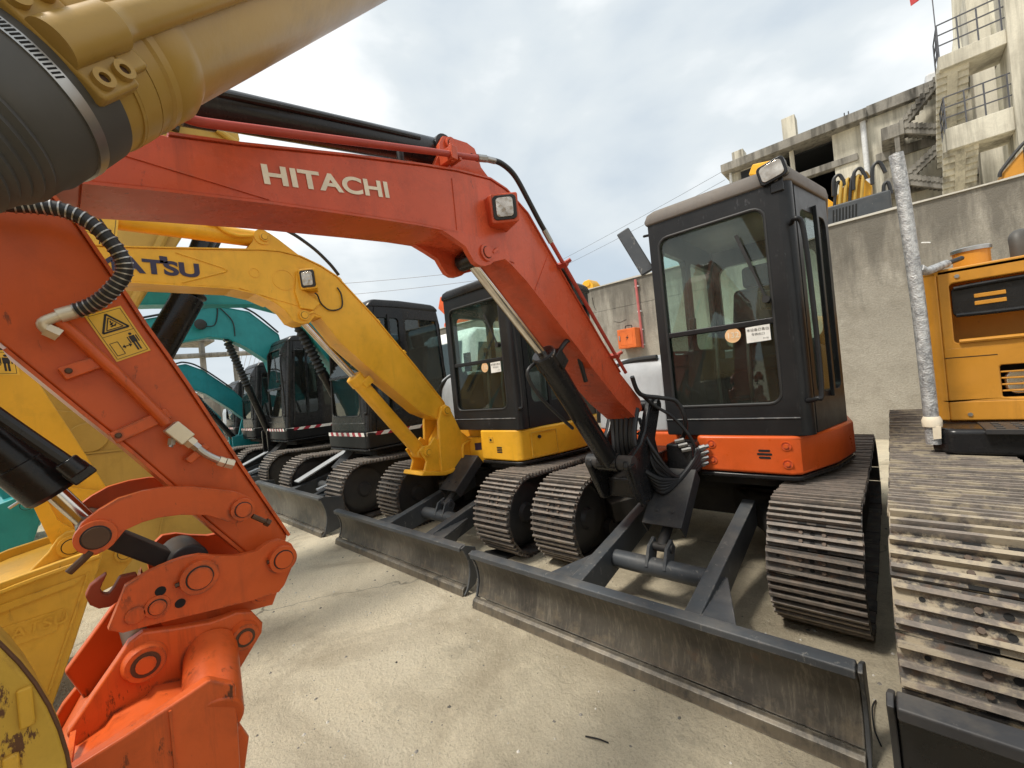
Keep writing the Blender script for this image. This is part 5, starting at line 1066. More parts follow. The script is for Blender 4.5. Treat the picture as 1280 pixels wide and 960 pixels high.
# ------------------------------------------------------------------ the yellow excavator beside it
def yellow_excavator():
    xc, yc = -3.315, 3.64
    T = thing('excavator', (xc, yc, 0), 'yellow excavator with black cab and KOMATSU lettering, between red and teal machines', 'excavator', 'excavators parked in a row')
    undercarriage(T, xc, 2.0, 0.40, 2.66, 4.75, 0.335, 0.128)
    dozer(T, -4.315, -2.325, 1.835, 0.0, 0.335, -3.62, -2.98)
    side = upper_body(T, xc, yc, 0.70, 1.02, 'yellow', 'greyhood', -0.02, 0.22, 0.74, 0.62, vents=False)
    # panel joints on the yellow skirt
    f = yc - 0.80
    for pts in ([(xc + 0.30, 0.99), (xc + 0.70, 0.99)],):
        pass
    s = MB(); s.xz(rr(xc + 0.34, 0.90, xc + 0.40, 0.955, 0.008), f - 0.004, f + 0.002, 'bucketyellow'); s.cyl((xc + 0.37, f - 0.004, 0.925), (xc + 0.37, f - 0.008, 0.925), 0.012, 'hole', 12); s.build('panel_latch', side)
    s = MB()
    for k in range(4): s.xz(rr(xc + 0.44, 0.80 + k * 0.016, xc + 0.51, 0.811 + k * 0.016, 0.005), f - 0.002, f + 0.002, 'hole')
    s.build('vent_slots', side)
    a = Vector((xc + 0.74 + 0.03, f + 0.06, 0)); b = Vector((xc + 0.865, yc - 0.36, 0)); u = (b - a).normalized(); w = u.cross(Vector((0, 0, 1)))
    d = MB(); L_ = (b - a).length
    d.panel(a + Vector((0, 0, 0.74)) + w * 0.006, u, (0, 0, 1), (0.06, 0, L_ - 0.02, 0.24), (0.068, 0.008, L_ - 0.028, 0.232), -0.01, 'bucketyellow', 0.02); d.cyl(a + u * L_ * 0.4 + w * 0.0 + Vector((0, 0, 0.93)), a + u * L_ * 0.4 + w * 0.012 + Vector((0, 0, 0.93)), 0.017, 'hole', 12); d.build('service_door', side)
    cab_builder(T, -3.48, -2.60, -2.46, 2.85, 3.5, 4.2, 1.02, 2.42, 'cab', 'black', 'glass', zsplit=1.70, lamp=False)
    lh = MB(); lh.box((-3.47, 2.86, 2.40), (-2.62, 3.0, 2.44), 'white'); lh.build('roof_rail', T, 0.012)
    hk = MB(); hk.ring((-3.44, 3.3, 2.53), (0, 1, 0), 0.018, 0.032, 0.02, 'black', 16); hk.build('lifting_eye', T)
    nb = MB(); nb.box((-2.462, 3.62, 1.10), (-2.452, 3.75, 1.62), 'black'); nb.build('name_plate', T)
    text_mesh('PC56', 0.11, (-2.451, 3.72, 1.15), (0, 0, 1), (0, -1, 0), 'white', 0.02, 0.002, T, 'model_lettering')
    # swing bracket casting
    X0, X1 = -3.66, -3.43
    br = MB()
    pf = [(2.63, 1.29), (2.68, 1.31), (2.73, 1.285), (2.76, 1.22), (2.86, 1.0), (2.96, 0.92), (3.10, 0.90), (3.10, 0.65), (2.60, 0.595), (2.55, 0.62), (2.56, 0.9), (2.58, 1.15)]
    br.yz(pf, X1 - 0.01, X1 + 0.03, 'yellow'); br.yz(pf, X0 - 0.03, X0 + 0.01, 'yellow')
    br.yz([(2.58, 0.62), (2.60, 0.95), (2.72, 1.10), (2.85, 1.0), (3.05, 0.8), (3.05, 0.66)], X0 + 0.01, X1 - 0.01, 'yellow')
    br.yz([(2.30, 0.66), (2.58, 0.60), (3.10, 0.63), (3.10, 0.66), (2.58, 0.64), (2.32, 0.70)], X0 - 0.05, X1 + 0.05, 'yellow')
    for x in (X0 - 0.02, X1 - 0.02): br.yz([(2.33, 0.90), (2.38, 0.93), (2.45, 0.93), (2.52, 1.0), (2.58, 0.95), (2.58, 0.64), (2.36, 0.68), (2.40, 0.78)], x, x + 0.03, 'yellow')
    br.box((X1 - 0.05, 2.95, 0.66), (X1 + 0.30, 3.25, 0.93), 'yellow')
    so = br.build('swing_bracket', T, 0.012, seg=3)
    p = MB(); pin_boss(p, (2.685, 1.245), 0.045, 'yellow', X1 + 0.03, X1 + 0.05); pin_boss(p, (2.42, 0.865), 0.04, 'yellow', X1 + 0.01, X1 + 0.035); p.cyl((X0 - 0.05, 2.42, 0.865), (X1 + 0.02, 2.42, 0.865), 0.04, 'yellow'); p.build('pivot_pin', so)
    rb = MB(); rb.tube([(X1 + 0.045, 2.84, 0.66), (X1 + 0.045, 2.84, 0.82), (X1 + 0.045, 2.90, 0.88), (X1 + 0.045, 3.2, 0.915)], 0.016, 'yellow', 8); rb.build('stiffener_rib', so)
    dc = MB(); dc.ext([(X1 + 0.305, 2.97, 0.79), (X1 + 0.305, 3.06, 0.80), (X1 + 0.305, 3.06, 0.88), (X1 + 0.305, 2.97, 0.87)], (0.003, 0, 0), 'navy'); dc.ext([(X1 + 0.12, 2.947, 0.79), (X1 + 0.22, 2.947, 0.80), (X1 + 0.22, 2.947, 0.875), (X1 + 0.12, 2.947, 0.865)], (0, 0.004, 0), 'navy'); dc.build('name_plate', so)
    # boom
    XN, XF = -3.45, -3.65
    top = [(-0.35, 2.42), (-0.05, 2.50), (0.329, 2.530), (0.7, 2.585), (1.00, 2.630), (1.12, 2.650), (1.25, 2.66), (1.40, 2.645), (1.557, 2.590), (1.691, 2.515), (2.0, 2.19), (2.393, 1.717), (2.70, 1.33), (2.72, 1.24)]
    low = [(-0.35, 2.20), (0.0, 2.29), (0.335, 2.320), (0.905, 2.338), (1.05, 2.315), (1.166, 2.265), (1.25, 2.20), (1.30, 2.12), (1.36, 2.095), (1.43, 2.11), (1.47, 2.16), (1.527, 2.155), (1.674, 1.950), (2.0, 1.64), (2.419, 1.263), (2.62, 1.17)]
    b = MB(); b.yz(top + low[::-1], XF, XN, 'yellow'); boom = b.build('boom', T, 0.006)
    fl = MB()
    for pts, sg in ((top, 1), (low[1:6], -1), (low[11:], -1)):
        for p_, q_ in zip(pts[:-1], pts[1:]):
            dd = Vector((q_[0] - p_[0], q_[1] - p_[1])); n = Vector((-dd.y, dd.x)).normalized() * 0.009 * sg
            fl.ext([(XF - 0.008, *p_), (XF - 0.008, *q_), (XF - 0.008, q_[0] + n.x, q_[1] + n.y), (XF - 0.008, p_[0] + n.x, p_[1] + n.y)], (XN - XF + 0.016, 0, 0), 'yellow')
    fl.build('flange_plate', boom)
    rg = MB(); rg.tube([(XN + 0.001, 0.60, 2.545), (XN + 0.001, 0.86, 2.478), (XN + 0.001, 0.875, 2.46), (XN + 0.001, 0.86, 2.445), (XN + 0.001, 0.62, 2.345)], 0.006, 'yellow', 6); rg.tube([(XN + 0.001, 0.95, 2.345), (XN + 0.001, 1.15, 2.29), (XN + 0.001, 1.35, 2.24), (XN + 0.001, 1.52, 2.17)], 0.005, 'yellow', 6)
    rg.ring((XN - 0.001, 1.06, 2.47), (1, 0, 0), 0.030, 0.037, 0.004, 'yellow'); rg.ring((XN - 0.001, 1.26, 2.44), (1, 0, 0), 0.075, 0.083, 0.004, 'yellow'); rg.build('weld_seam', boom)
    pb = MB(); pin_boss(pb, (1.385, 2.165), 0.04, 'yellow', XN, XN + 0.02); pb.obox((XN + 0.012, 1.44, 2.19), (1, 0, 0), (0, 1, 0.4), (0, -0.4, 1), 0.008, 0.02, 0.007, 'yellow'); pb.build('cylinder_pin', boom)
    t = MB(); tb = [(0.98, 2.62), (1.04, 2.66), (1.08, 2.72), (1.10, 2.78), (1.14, 2.81), (1.20, 2.81), (1.26, 2.775), (1.45, 2.64)]
    for x in (-3.50, -3.60): t.yz(tb, x - 0.012, x + 0.012, 'yellow')
    pin_boss(t, (1.16, 2.765), 0.032, 'yellow', -3.49, -3.47); t.build('cylinder_bracket', boom, 0.004)
    ram(boom, (-3.55, 1.15, 2.765), (-3.55, -0.45, 2.70), (-3.55, 0.12, 2.73), 0.062, 0.03, 'yellow', 'arm_cylinder')
    fb = MB(); fb.tube([(-3.48, 0.86, 2.805), (-3.47, 0.90, 2.76), (-3.47, 0.98, 2.74), (-3.475, 1.08, 2.76)], 0.013, 'yellow', 8); fb.box((-3.51, 0.80, 2.80), (-3.46, 0.88, 2.84), 'yellow'); fb.build('cylinder_pipe', boom)
    h = MB(); h.tube([(-3.47, 0.86, 2.845), (-3.47, 1.05, 2.87), (-3.46, 1.30, 2.85), (-3.46, 1.50, 2.75), (-3.46, 1.64, 2.63), (-3.47, 1.72, 2.54)], 0.014, 'hose', 10); h.build('hydraulic_hose', boom)
    h = MB(); h.tube([(-3.52, 1.71, 2.50), (-3.50, 2.0, 2.205), (-3.50, 2.4, 1.735), (-3.51, 2.66, 1.42)], 0.014, 'hose', 8); h.build('hydraulic_hose', boom)
    for y, z in ((1.72, 2.50), (2.05, 2.15), (2.30, 1.86)):
        c = MB(); c.obox((-3.52, y, z), (1, 0, 0), (0, 1, -1.15), (0, 1.15, 1), 0.06, 0.018, 0.016, 'yellow'); c.build('pipe_clamp', boom, 0.003)
    h = MB(); h.tube([(XN + 0.06, 1.47, 2.34), (XN + 0.03, 1.50, 2.33), (XN + 0.012, 1.53, 2.27), (XN + 0.012, 1.60, 2.22), (XN + 0.012, 1.70, 2.25), (XN + 0.012, 1.71, 2.36), (XN + 0.012, 1.68, 2.42)], 0.006, 'hose', 6); h.build('lamp_cable', boom)
    lb = MB(); lb.yz([(1.33, 2.35), (1.36, 2.52), (1.40, 2.37), (1.52, 2.27), (1.46, 2.21), (1.36, 2.22)], XN, XN + 0.02, 'yellow'); lb.build('lamp_plate', boom, 0.005)
    lamp_box(boom, (XN + 0.085, 1.41, 2.445), XN, 'yellow', 0.070, 0.080)
    text_mesh('KOMATSU', 0.125, (XN, -0.06, 2.372), (0, 1, 0.028), (0, -0.02, 1), 'navy', 0.040, 0.004, boom, 'brand_lettering', 1.34, 0, 1.0)
    nt = MB(); nt.yz([(0.515, 2.462), (0.555, 2.462), (0.553, 2.507), (0.513, 2.507)], XN, XN + 0.004, 'navy'); nt.build('brand_lettering', boom)
    ram(T, (-3.55, 2.42, 0.865), (-3.55, 1.385, 2.165), (-3.55, 1.80, 1.66), 0.066, 0.028, 'yellow', 'boom_cylinder')
    g = MB(); g.obox((-3.50, 1.90, 1.60), (1, 0, 0), (0, 0.62, -0.76), (0, 0.76, 0.62), 0.025, 0.035, 0.05, 'yellow'); g.build('cylinder_port', T, 0.006)
    # arm
    AN, AF = -3.46, -3.64
    ap = [(0.30, 2.50), (0.31, 2.60), (0.25, 2.68), (0.05, 2.78), (-0.2, 2.72), (-0.42, 2.3), (-0.40, 1.9), (-0.06, 0.98), (0.02, 0.62), (0.10, 0.60), (0.171, 1.067), (0.05, 1.42), (-0.079, 1.78), (0.10, 2.30)]
    a = MB(); a.yz(ap, AF, AN, 'yellow'); arm = a.build('arm', T, 0.008)
    warning_decal(arm, (AN + 0.001, 0.10, 2.46), (0, 1, -0.14), (0, 0.14, 1), 0.20, 0.30)
    warning_decal(arm, (AN + 0.001, -0.28, 1.77), (0, 1, -0.06), (0, -0.06, 1), 0.16, 0.24)
    lk = MB(); lp = [(-0.167, 1.14), (-0.148, 1.177), (-0.115, 1.173), (-0.079, 1.117), (-0.037, 0.956), (0.047, 0.848), (0.065, 0.742), (-0.006, 0.702), (-0.055, 0.786), (-0.082, 0.892), (-0.118, 1.049), (-0.154, 1.085)]
    lk.yz(lp, -3.45, -3.42, 'yellow'); lk.yz([(-0.12, 1.16), (0.0, 1.13), (0.16, 1.06), (0.17, 0.98), (0.0, 1.06), (-0.10, 1.08)], -3.455, -3.435, 'yellow')
    pin_boss(lk, (-0.136, 1.135), 0.036, 'yellow', -3.42, -3.40); lk.cyl((-3.40, -0.155, 1.10), (-3.40, -0.20, 1.07), 0.008, 'steel', 6); lk.build('tipping_lever', T, 0.006)
    bk = MB()
    bk.yz([(-0.32, 0.62), (-0.178, 0.702), (-0.083, 0.80), (-0.045, 0.862), (-0.01, 0.888), (0.028, 0.885), (0.062, 0.850), (0.09, 0.79), (0.13, 0.762), (0.199, 0.758), (0.255, 0.725), (0.26, 0.66), (0.15, 0.52), (0.0, 0.48), (-0.3, 0.45)], -3.42, -3.385, 'bucketyellow'); bk.yz([(-0.35, 0.60), (-0.05, 0.72), (0.08, 0.755), (0.22, 0.74), (0.27, 0.62), (0.0, 0.5), (-0.3, 0.45)], -3.72, -3.68, 'bucketyellow')
    sh = [(0.10, 0.74), (0.03, 0.76), (-0.25, 0.71), (-0.6, 0.60), (-0.85, 0.40), (-0.95, 0.15), (-0.75, 0.0), (-0.4, 0.0), (-0.12, 0.08)]
    bk.yz(sh, -3.98, -3.17, 'bucketyellow')
    sp = [(0.12, 0.79), (0.04, 0.80), (-0.25, 0.76), (-0.62, 0.65), (-0.90, 0.44), (-1.0, 0.16), (-0.78, -0.0), (-0.38, -0.0), (-0.13, 0.05), (-0.02, 0.36)]
    bk.yz(sp, -3.17, -3.14, 'bucketyellow'); bk.yz(sp, -4.01, -3.98, 'bucketyellow'); bo = bk.build('bucket', T, 0.008)
    rim = MB(); rim.tube([(-3.137, 0.10, 0.765), (-3.137, -0.25, 0.715), (-3.137, -0.6, 0.60)], 0.012, 'bucketyellow', 6); rim.yz([(-0.3, 0.655), (-0.6, 0.545), (-0.62, 0.51), (-0.3, 0.62), (0.0, 0.655), (0.04, 0.69)], -3.14, -3.130, 'bucketyellow'); rim.yz([(0.05, 0.70), (0.06, 0.70), (-0.14, 0.1), (-0.15, 0.1)], -3.14, -3.134, 'bucketyellow'); rim.yz([(-0.3, 0.555), (-0.045, 0.555), (-0.075, 0.455), (-0.3, 0.455)], -3.14, -3.136, 'bucketyellow'); rim.build('reinforcing_rib', bo)
    text_mesh('KOMATSU', 0.075, (-3.135, -0.40, 0.478), (0, 1, 0.03), (0, 0.0, 1), 'bucketyellow', 0.01, 0.004, bo, 'brand_lettering', 1.05, 0.15)
    ep = MB(); pin_boss(ep, (0.005, 0.806), 0.058, 'bucketyellow', -3.39, -3.365); ep.build('bucket_pin', bo); ep = MB(); pin_boss(ep, (0.210, 0.690), 0.045, 'bucketyellow', -3.39, -3.368); ep.build('bucket_pin', bo)
yellow_excavator()

# ------------------------------------------------------------------ teal machines with black cabs
def simple_track(T, xc, w, yf, yr, Rr, nrib=40):
    fr = MB()
    st = lambda r, n=12: [(yf - r * math.sin(PI * i / n), Rr + r * math.cos(PI * i / n)) for i in range(n + 1)] + [(yr + r * math.sin(PI * i / n), Rr - r * math.cos(PI * i / n)) for i in range(n + 1)]
    fr.yz(st(Rr - 0.03), xc - w / 2, xc + w / 2, 'shoed'); return fr.build('crawler_track', T, 0.01)
def bellows(T, p0, p1, r, n=14, m='rubber'):
    p0, p1 = Vector(p0), Vector(p1); L_ = (p1 - p0).length; prof = [(0, r * 0.5)]
    for i in range(n): prof += [(L_ * i / n, r * 0.72), (L_ * (i + 0.5) / n, r * 1.05)]
    prof += [(L_, r * 0.72), (L_, r * 0.5)]
    mb = MB(); mb.lathe(p0, p1 - p0, prof, m, 20); return mb.build('rod_bellows', T, angle=60)
def kobelco(xc, yc, label, boomtop, boomlow, cyl, bz, cabx, cabz, yfc, paint_m, shoes=True, W=2.0, armdrop=True, hood='greyhood', dz=True, extra=False, xb_off=0.0):
    T = thing('excavator', (xc, yc, 0), label, 'excavator', 'excavators parked in a row')
    yf, yr = yc - 1.08, yc + 1.05
    if shoes: undercarriage(T, xc, W, 0.42, yf, yr, 0.345, 0.135, detail=False, m='shoe')
    else:
        for s in (-1, 1): simple_track(T, xc + s * (W / 2 - 0.2), 0.4, yf, yr, 0.33)
    if dz:
        dozer(T, xc - W / 2 - 0.09, xc + W / 2 + 0.09, 1.84, 0.0, 0.42, xc - 0.36, xc + 0.36, 3.0, 0.52, 'gunmetal', thick=0.05, endw=0.22)
        for s in (-1, 1):
            a = MB(); a.bar((xc + s * 0.40, 2.15, 0.40), (xc + s * 0.40, 2.95, 0.72), 0.16, 0.02, 'greyhood', (0, -0.4, 1)) if s < 0 else a.bar((xc + s * 0.40, 2.1, 0.38), (xc + s * 0.40, 2.95, 0.55), 0.07, 0.03, 'greyhood'); a.build('arm_cover', T, 0.004)
    x0, xa, xb = cabx
    upper_body(T, xc, yc, cabz[0] - 0.24, cabz[0] - 0.005, 'cab', hood, yfc - (yc - 0.78) - 0.035, x0 - xc - 0.04, xa - xc + 0.075, 0.55, xb - xc + 0.05, vents=False)
    c = cab_builder(T, x0, xa, xb, yfc, yfc + 0.62, yfc + 1.4, cabz[0], cabz[1], 'black', 'black', 'gdark', stripe=True, number=False, lamp=False, side_lo=0.34)
    for o in [c] + list(c.children):
        for vv in o.data.vertices:
            p = vv.co + OFF; t = max(0.0, (p.z - (cabz[1] - 0.50)) / 0.60); ymid = yfc + 0.78
            vv.co.y += (ymid - p.y) * 0.30 * t * t
    for k in range(2):
        m = MB(); m.box((xb - 0.32, yfc + 0.55 + 0.38 * k, cabz[1] + 0.075), (xb - 0.26, yfc + 0.62 + 0.38 * k, cabz[1] + 0.115), 'rubber'); m.build('roof_lamp', c, 0.01)
    XN = xc - 0.16; XF = XN - 0.22
    b = MB(); b.yz(boomtop + boomlow[::-1], XF, XN, paint_m); boom = b.build('boom', T, 0.008)
    f = MB(); 
    for pts, sg in ((boomtop, 1), (boomlow, -1)):
        for p, q in zip(pts[:-1], pts[1:]):
            dd = Vector((q[0] - p[0], q[1] - p[1])); n = Vector((-dd.y, dd.x)).normalized() * 0.012 * sg
            f.ext([(XF - 0.01, *p), (XF - 0.01, *q), (XF - 0.01, q[0] + n.x, q[1] + n.y), (XF - 0.01, p[0] + n.x, p[1] + n.y)], (XN - XF + 0.02, 0, 0), paint_m)
    f.build('flange_plate', boom)
    xm = (XN + XF) / 2
    p0, p1 = cyl; pm = Vector((xm, *p0)).lerp(Vector((xm, *p1)), 0.52)
    ram(T, (xm, *p0), (xm, *p1), tuple(pm), 0.060, 0.03, 'black', 'boom_cylinder')
    bellows(T, pm, Vector((xm, *p0)).lerp(Vector((xm, *p1)), 0.97), 0.072)
    ft = boomlow[-1]
    k = MB(); prf = [(ft[0] - 0.10, ft[1] + 0.12), (ft[0] + 0.12, ft[1] + 0.14), (ft[0] + 0.22, 0.62), (p0[0] - 0.1, 0.62), (p0[0] - 0.1, p0[1] + 0.08), (p0[0] + 0.1, p0[1] + 0.1)]
    bm_ = 'black' if dz else paint_m
    k.yz(prf, XN + 0.005, XN + 0.05, bm_); k.yz(prf, XF - 0.05, XF - 0.005, bm_); k.build('swing_bracket', T, 0.012)
    h = MB(); P = [(XN + 0.03, y, z + 0.04) for y, z in boomtop[1:-1]]; h.tube(P, 0.018, 'hose', 8); h.build('hydraulic_hose', boom)
    if armdrop:
        y0, z0 = boomtop[0]; z1 = boomlow[0][1]
        a = MB(); a.yz([(y0 + 0.35, z0 + 0.05), (y0 - 0.1, z0 + 0.35), (y0 - 0.4, z0), (y0 - 0.25, 1.2), (y0 - 0.1, 0.8), (y0 + 0.02, 0.8), (y0 + 0.12, 1.2), (y0 + 0.3, z1)], XF + 0.02, XN - 0.02, paint_m); a.build('arm', T, 0.01)
        bk = MB(); bk.yz([(y0 + 0.02, 0.92), (y0 + 0.12, 0.84), (y0 + 0.10, 0.70), (y0 - 0.05, 0.2), (y0 - 0.3, 0.0), (y0 - 0.7, 0.0), (y0 - 0.95, 0.3), (y0 - 0.7, 0.62), (y0 - 0.2, 0.85)], xm - 0.38, xm + 0.38, paint_m); bo = bk.build('bucket', T, 0.015)
        e = MB(); pin_boss(e, (y0 + 0.02, 0.82), 0.06, paint_m, xm + 0.38, xm + 0.40); e.build('bucket_pin', bo)
    return T, boom, XN
def teal_row():
    T, boom, XN = kobelco(-5.75, 3.55, 'teal boom excavator with wide black cab right behind the yellow boom', [(-0.25, 2.95), (0.8, 3.16), (1.7, 3.24), (2.25, 3.16), (2.68, 2.82), (3.28, 1.45)], [(-0.25, 2.60), (0.8, 2.72), (1.80, 2.80), (2.15, 2.72), (2.42, 2.45), (3.08, 1.32)], ((2.98, 0.95), (2.24, 2.76)), 0, (-5.90, -4.955, -4.86), (1.03, 2.65), 2.60, 'teal', W=1.98)
    text_mesh('KOBELCO', 0.16, (XN, 0.0, 2.80), (0, 1, 0.1), (0, -0.1, 1), 'white', 0.03, 0.004, boom, 'brand_lettering')
    text_mesh('Geo', 0.10, (-4.80, 3.80, 1.40), (0, 1, 0), (0, 0, 1), 'white', 0.03, 0.004, T, 'brand_lettering')
    s = 1.066; f = lambda y, z: (y * s, 1.45 + (z - 1.45) * s)
    T, boom, XN = kobelco(-8.62, 3.65, 'teal boom excavator with narrow black cab and red and white tape, second teal machine', [(-0.2, 2.75), f(0.6, 2.85), f(1.393, 3.082), f(1.906, 3.233), f(2.372, 3.166), f(2.817, 2.777), (3.18, 1.6)], [(-0.2, 2.45), f(0.6, 2.50), f(1.237, 2.608), f(1.786, 2.73), f(2.05, 2.70), f(2.30, 2.55), f(2.611, 2.30), (3.0, 1.42)], ((2.72, 0.95), (2.16, 2.78)), 0, (-8.80, -7.99, -7.86), (1.07, 2.64), 2.70, 'teal', W=2.0)
    lh = MB(); lh.lathe((XN, 1.80, 3.0), (1, -0.4, 0), [(0, 0.03), (0.02, 0.07), (0.10, 0.09), (0.16, 0.085), (0.17, 0.02)], 'rubber', 16); lh.build('work_lamp', boom)
    cb = MB(); cb.tube([(XN + 0.03, 1.85, 2.98), (XN + 0.03, 1.98, 3.02), (XN + 0.02, 2.04, 3.25), (XN + 0.02, 2.03, 3.36)], 0.01, 'hose', 6); cb.tube([(XN + 0.02, 2.05, 3.36), (XN + 0.02, 2.25, 3.1), (XN + 0.02, 2.27, 2.82)], 0.01, 'hose', 6); cb.build('lamp_cable', boom)
    kobelco(-11.1, 3.6, 'smaller deep teal excavator with short black cab, third teal machine along the row', [(-0.3, 1.9), (0.9, 2.25), (1.70, 2.53), (1.94, 2.575), (2.23, 2.43), (2.75, 1.95), (3.2, 1.40)], [(-0.3, 1.6), (0.9, 1.9), (1.6, 2.15), (1.95, 2.08), (2.25, 1.92), (2.7, 1.52), (3.05, 1.15)], ((2.75, 0.8), (1.98, 2.0)), 0, (-11.25, -10.5, -10.36), (1.05, 2.42), 2.9, 'tealdark', shoes=True, dz=False, W=1.9)
    kobelco(-13.4, 3.7, 'farthest deep teal excavator almost hidden behind the orange arm', [(-0.3, 1.5), (1.5, 1.9), (2.28, 2.06), (2.62, 1.83), (3.0, 1.3)], [(-0.3, 1.2), (1.5, 1.55), (2.2, 1.70), (2.5, 1.45), (2.85, 0.95)], ((2.6, 0.7), (2.2, 1.6)), 0, (-13.55, -12.8, -12.66), (1.05, 2.2), 3.1, 'tealdark', shoes=False, dz=False, W=1.9)
teal_row()

# ------------------------------------------------------------------ amber machine at the right edge
def amber_excavator():
    xc = 1.02
    T = thing('excavator', (xc, 4.0, 0), 'amber yellow excavator with wide muddy tracks and foil wrapped pole at right edge', 'excavator', 'excavators parked in a row')
    track(T, 0.185, 0.47, 2.03, 5.1, 0.43, 0.150, m='shoed', detail=True, phase=0.35, sag=0.02)
    track(T, 1.86, 0.47, 2.03, 5.1, 0.43, 0.16, m='shoed', detail=True, phase=0.1, sag=0.02)
    m = MB(); m.box((0.5, 2.9, 0.3), (1.55, 4.4, 0.62), 'under'); m.lathe((xc, 4.0, 0.6), (0, 0, 1), [(0, 0.3), (0, 0.5), (0.2, 0.5), (0.2, 0.3)], 'under'); m.build('track_frame', T, 0.02)
    dozer(T, -0.055, 2.12, 1.30, 0.16, 0.585, 0.70, 1.34, 2.6, 0.5, 'charcoal', 'black', endw=0.09)
    Y = 3.40; X0, X1, zb, zt = 0.158, 2.0, 0.995, 1.845
    b = MB()
    # front wall with a recess opening and a lamp opening
    b.box((X0 + 0.065, Y, zb), (X1, Y + 0.05, 1.105), 'catyellow')
    b.panel((0, Y, 0), (1, 0, 0), (0, 0, 1), (X0 + 0.065, 1.40, X1, zt), (0.268, 1.43, 1.9, 1.765), -0.05, 'catyellow', 0.02, 0.004)
    b.panel((0, Y, 0), (1, 0, 0), (0, 0, 1), (X0 + 0.065, 1.1, 0.95, 1.405), (0.425, 1.118, 0.75, 1.292), -0.05, 'catyellow', 0.012, 0.003)
    b.box((0.95, Y, 1.1), (X1, Y + 0.05, 1.405), 'catyellow')
    # rounded corner, side, top, recess lining
    arc = [(X0 + 0.065 - 0.065 * math.sin(a), Y + 0.065 - 0.065 * math.cos(a)) for a in [PI / 2 * i / 6 for i in range(7)]]
    b.xy(arc + [(X0 + 0.03, Y + 0.9), (X0 + 0.1, Y + 0.9), (X0 + 0.05, Y + 0.08), (X0 + 0.068, Y + 0.05)], zb, zt, 'catyellow')
    b.xy(arc + [(X0 + 0.03, Y + 0.9), (X1, Y + 0.9), (X1, Y)], zt - 0.03, zt + 0.006, 'catyellow')
    b.box((0.255, Y + 0.30, 1.40), (X1, Y + 0.33, zt - 0.03), 'catyellow'); b.box((0.255, Y + 0.05, 1.40), (X1, Y + 0.31, 1.43), 'catyellow'); b.box((0.235, Y + 0.05, 1.40), (0.26, Y + 0.31, zt - 0.03), 'catyellow')
    b.box((0.40, Y + 0.12, 1.1), (0.8, Y + 0.14, 1.31), 'hole')
    bo = b.build('storage_box', T, 0.012, seg=3)
    lp = MB(); lp.tube([(0.285, Y - 0.006, 1.437), (0.6, Y - 0.006, 1.437), (1.2, Y - 0.006, 1.437), (1.88, Y - 0.006, 1.437)], 0.012, 'catyellow', 8); lp.build('recess_lip', bo)
    gd = MB(); gd.panel((0, Y + 0.03, 0), (1, 0, 0), (0, 0, 1), (0.275, 1.575, 1.2, 1.748), (0.36, 1.668, 0.475, 1.690), -0.02, 'black', 0.0105, 0.03)
    g2 = MB(); g2.box((0.36, Y + 0.026, 1.628), (0.475, Y + 0.032, 1.650), 'catyellow'); g2.box((0.36, Y + 0.026, 1.668), (0.475, Y + 0.032, 1.690), 'catyellow')
    go = gd.build('grille_guard', bo, 0.004); g2.build('guard_slot', go, 0.003)
    rim = MB(); rim.tube([(0.285, Y + 0.02, 1.735), (0.5, Y + 0.02, 1.742), (1.19, Y + 0.02, 1.742)], 0.012, 'black', 8); rim.tube([(0.285, Y + 0.02, 1.585), (0.5, Y + 0.02, 1.58), (1.19, Y + 0.02, 1.58)], 0.012, 'black', 8); rim.build('guard_rim', go)
    ll = MB(); ll.xz(rr(0.440, 1.130, 0.72, 1.262, 0.05), Y + 0.045, Y + 0.075, 'lensmetal'); ll.build('lamp_lens', bo, 0.012)
    for k in range(4):
        s = MB(); s.xz(rr(0.420, 1.148 + 0.034 * k, 0.755, 1.157 + 0.034 * k, 0.004), Y + 0.012, Y + 0.030, 'catyellow'); s.build('lamp_bar', bo, 0.003)
    for x_, z_ in ((0.30, 1.80), (0.70, 1.80), (1.1, 1.80), (0.30, 1.03), (0.72, 1.03)):
        bb = MB(); bb.cyl((x_, Y + 0.002, z_), (x_, Y - 0.006, z_), 0.011, 'steel', 6); bb.build('panel_bolt', bo)
    sm = MB(); sm.box((0.225, Y - 0.0015, 1.348), (0.42, Y + 0.004, 1.352), 'hole'); sm.box((0.205, Y + 0.0, 1.845), (0.212, Y + 0.004, 1.86), 'hole'); sm.build('panel_gap', bo)
    st = MB(); st.xy([(0.135 + 0.06, Y - 0.26), (1.9, Y - 0.26), (1.9, Y + 0.3), (0.15, Y + 0.3), (0.135, Y - 0.18)], 0.84, 0.985, 'black'); so = st.build('side_step', T, 0.03, seg=3)
    tp = MB(); tp.box((0.32, Y - 0.30, 0.965), (1.88, Y - 0.02, 0.990), 'charcoal')
    for i in range(16):
        for j in range(4): tp.box((0.36 + 0.07 * i, Y - 0.27 + 0.06 * j, 0.990), (0.39 + 0.07 * i, Y - 0.255 + 0.06 * j, 0.995), 'charcoal')
    tp.build('tread_plate', so, 0.004)
    fl = MB(); fl.lathe((0.395, Y + 0.32, zt - 0.01), (0, 0, 1), [(0, 0.07), (0.0, 0.078), (0.125, 0.078), (0.125, 0.04)], 'catyellow', 28); fo = fl.build('fuel_filler', T)
    fc = MB(); fc.lathe((0.395, Y + 0.32, zt + 0.115), (0, 0, 1), [(0, 0.07), (0, 0.086), (0.02, 0.086), (0.026, 0.078), (0.026, 0.02)], 'steel', 28); fc.build('filler_cap', fo)
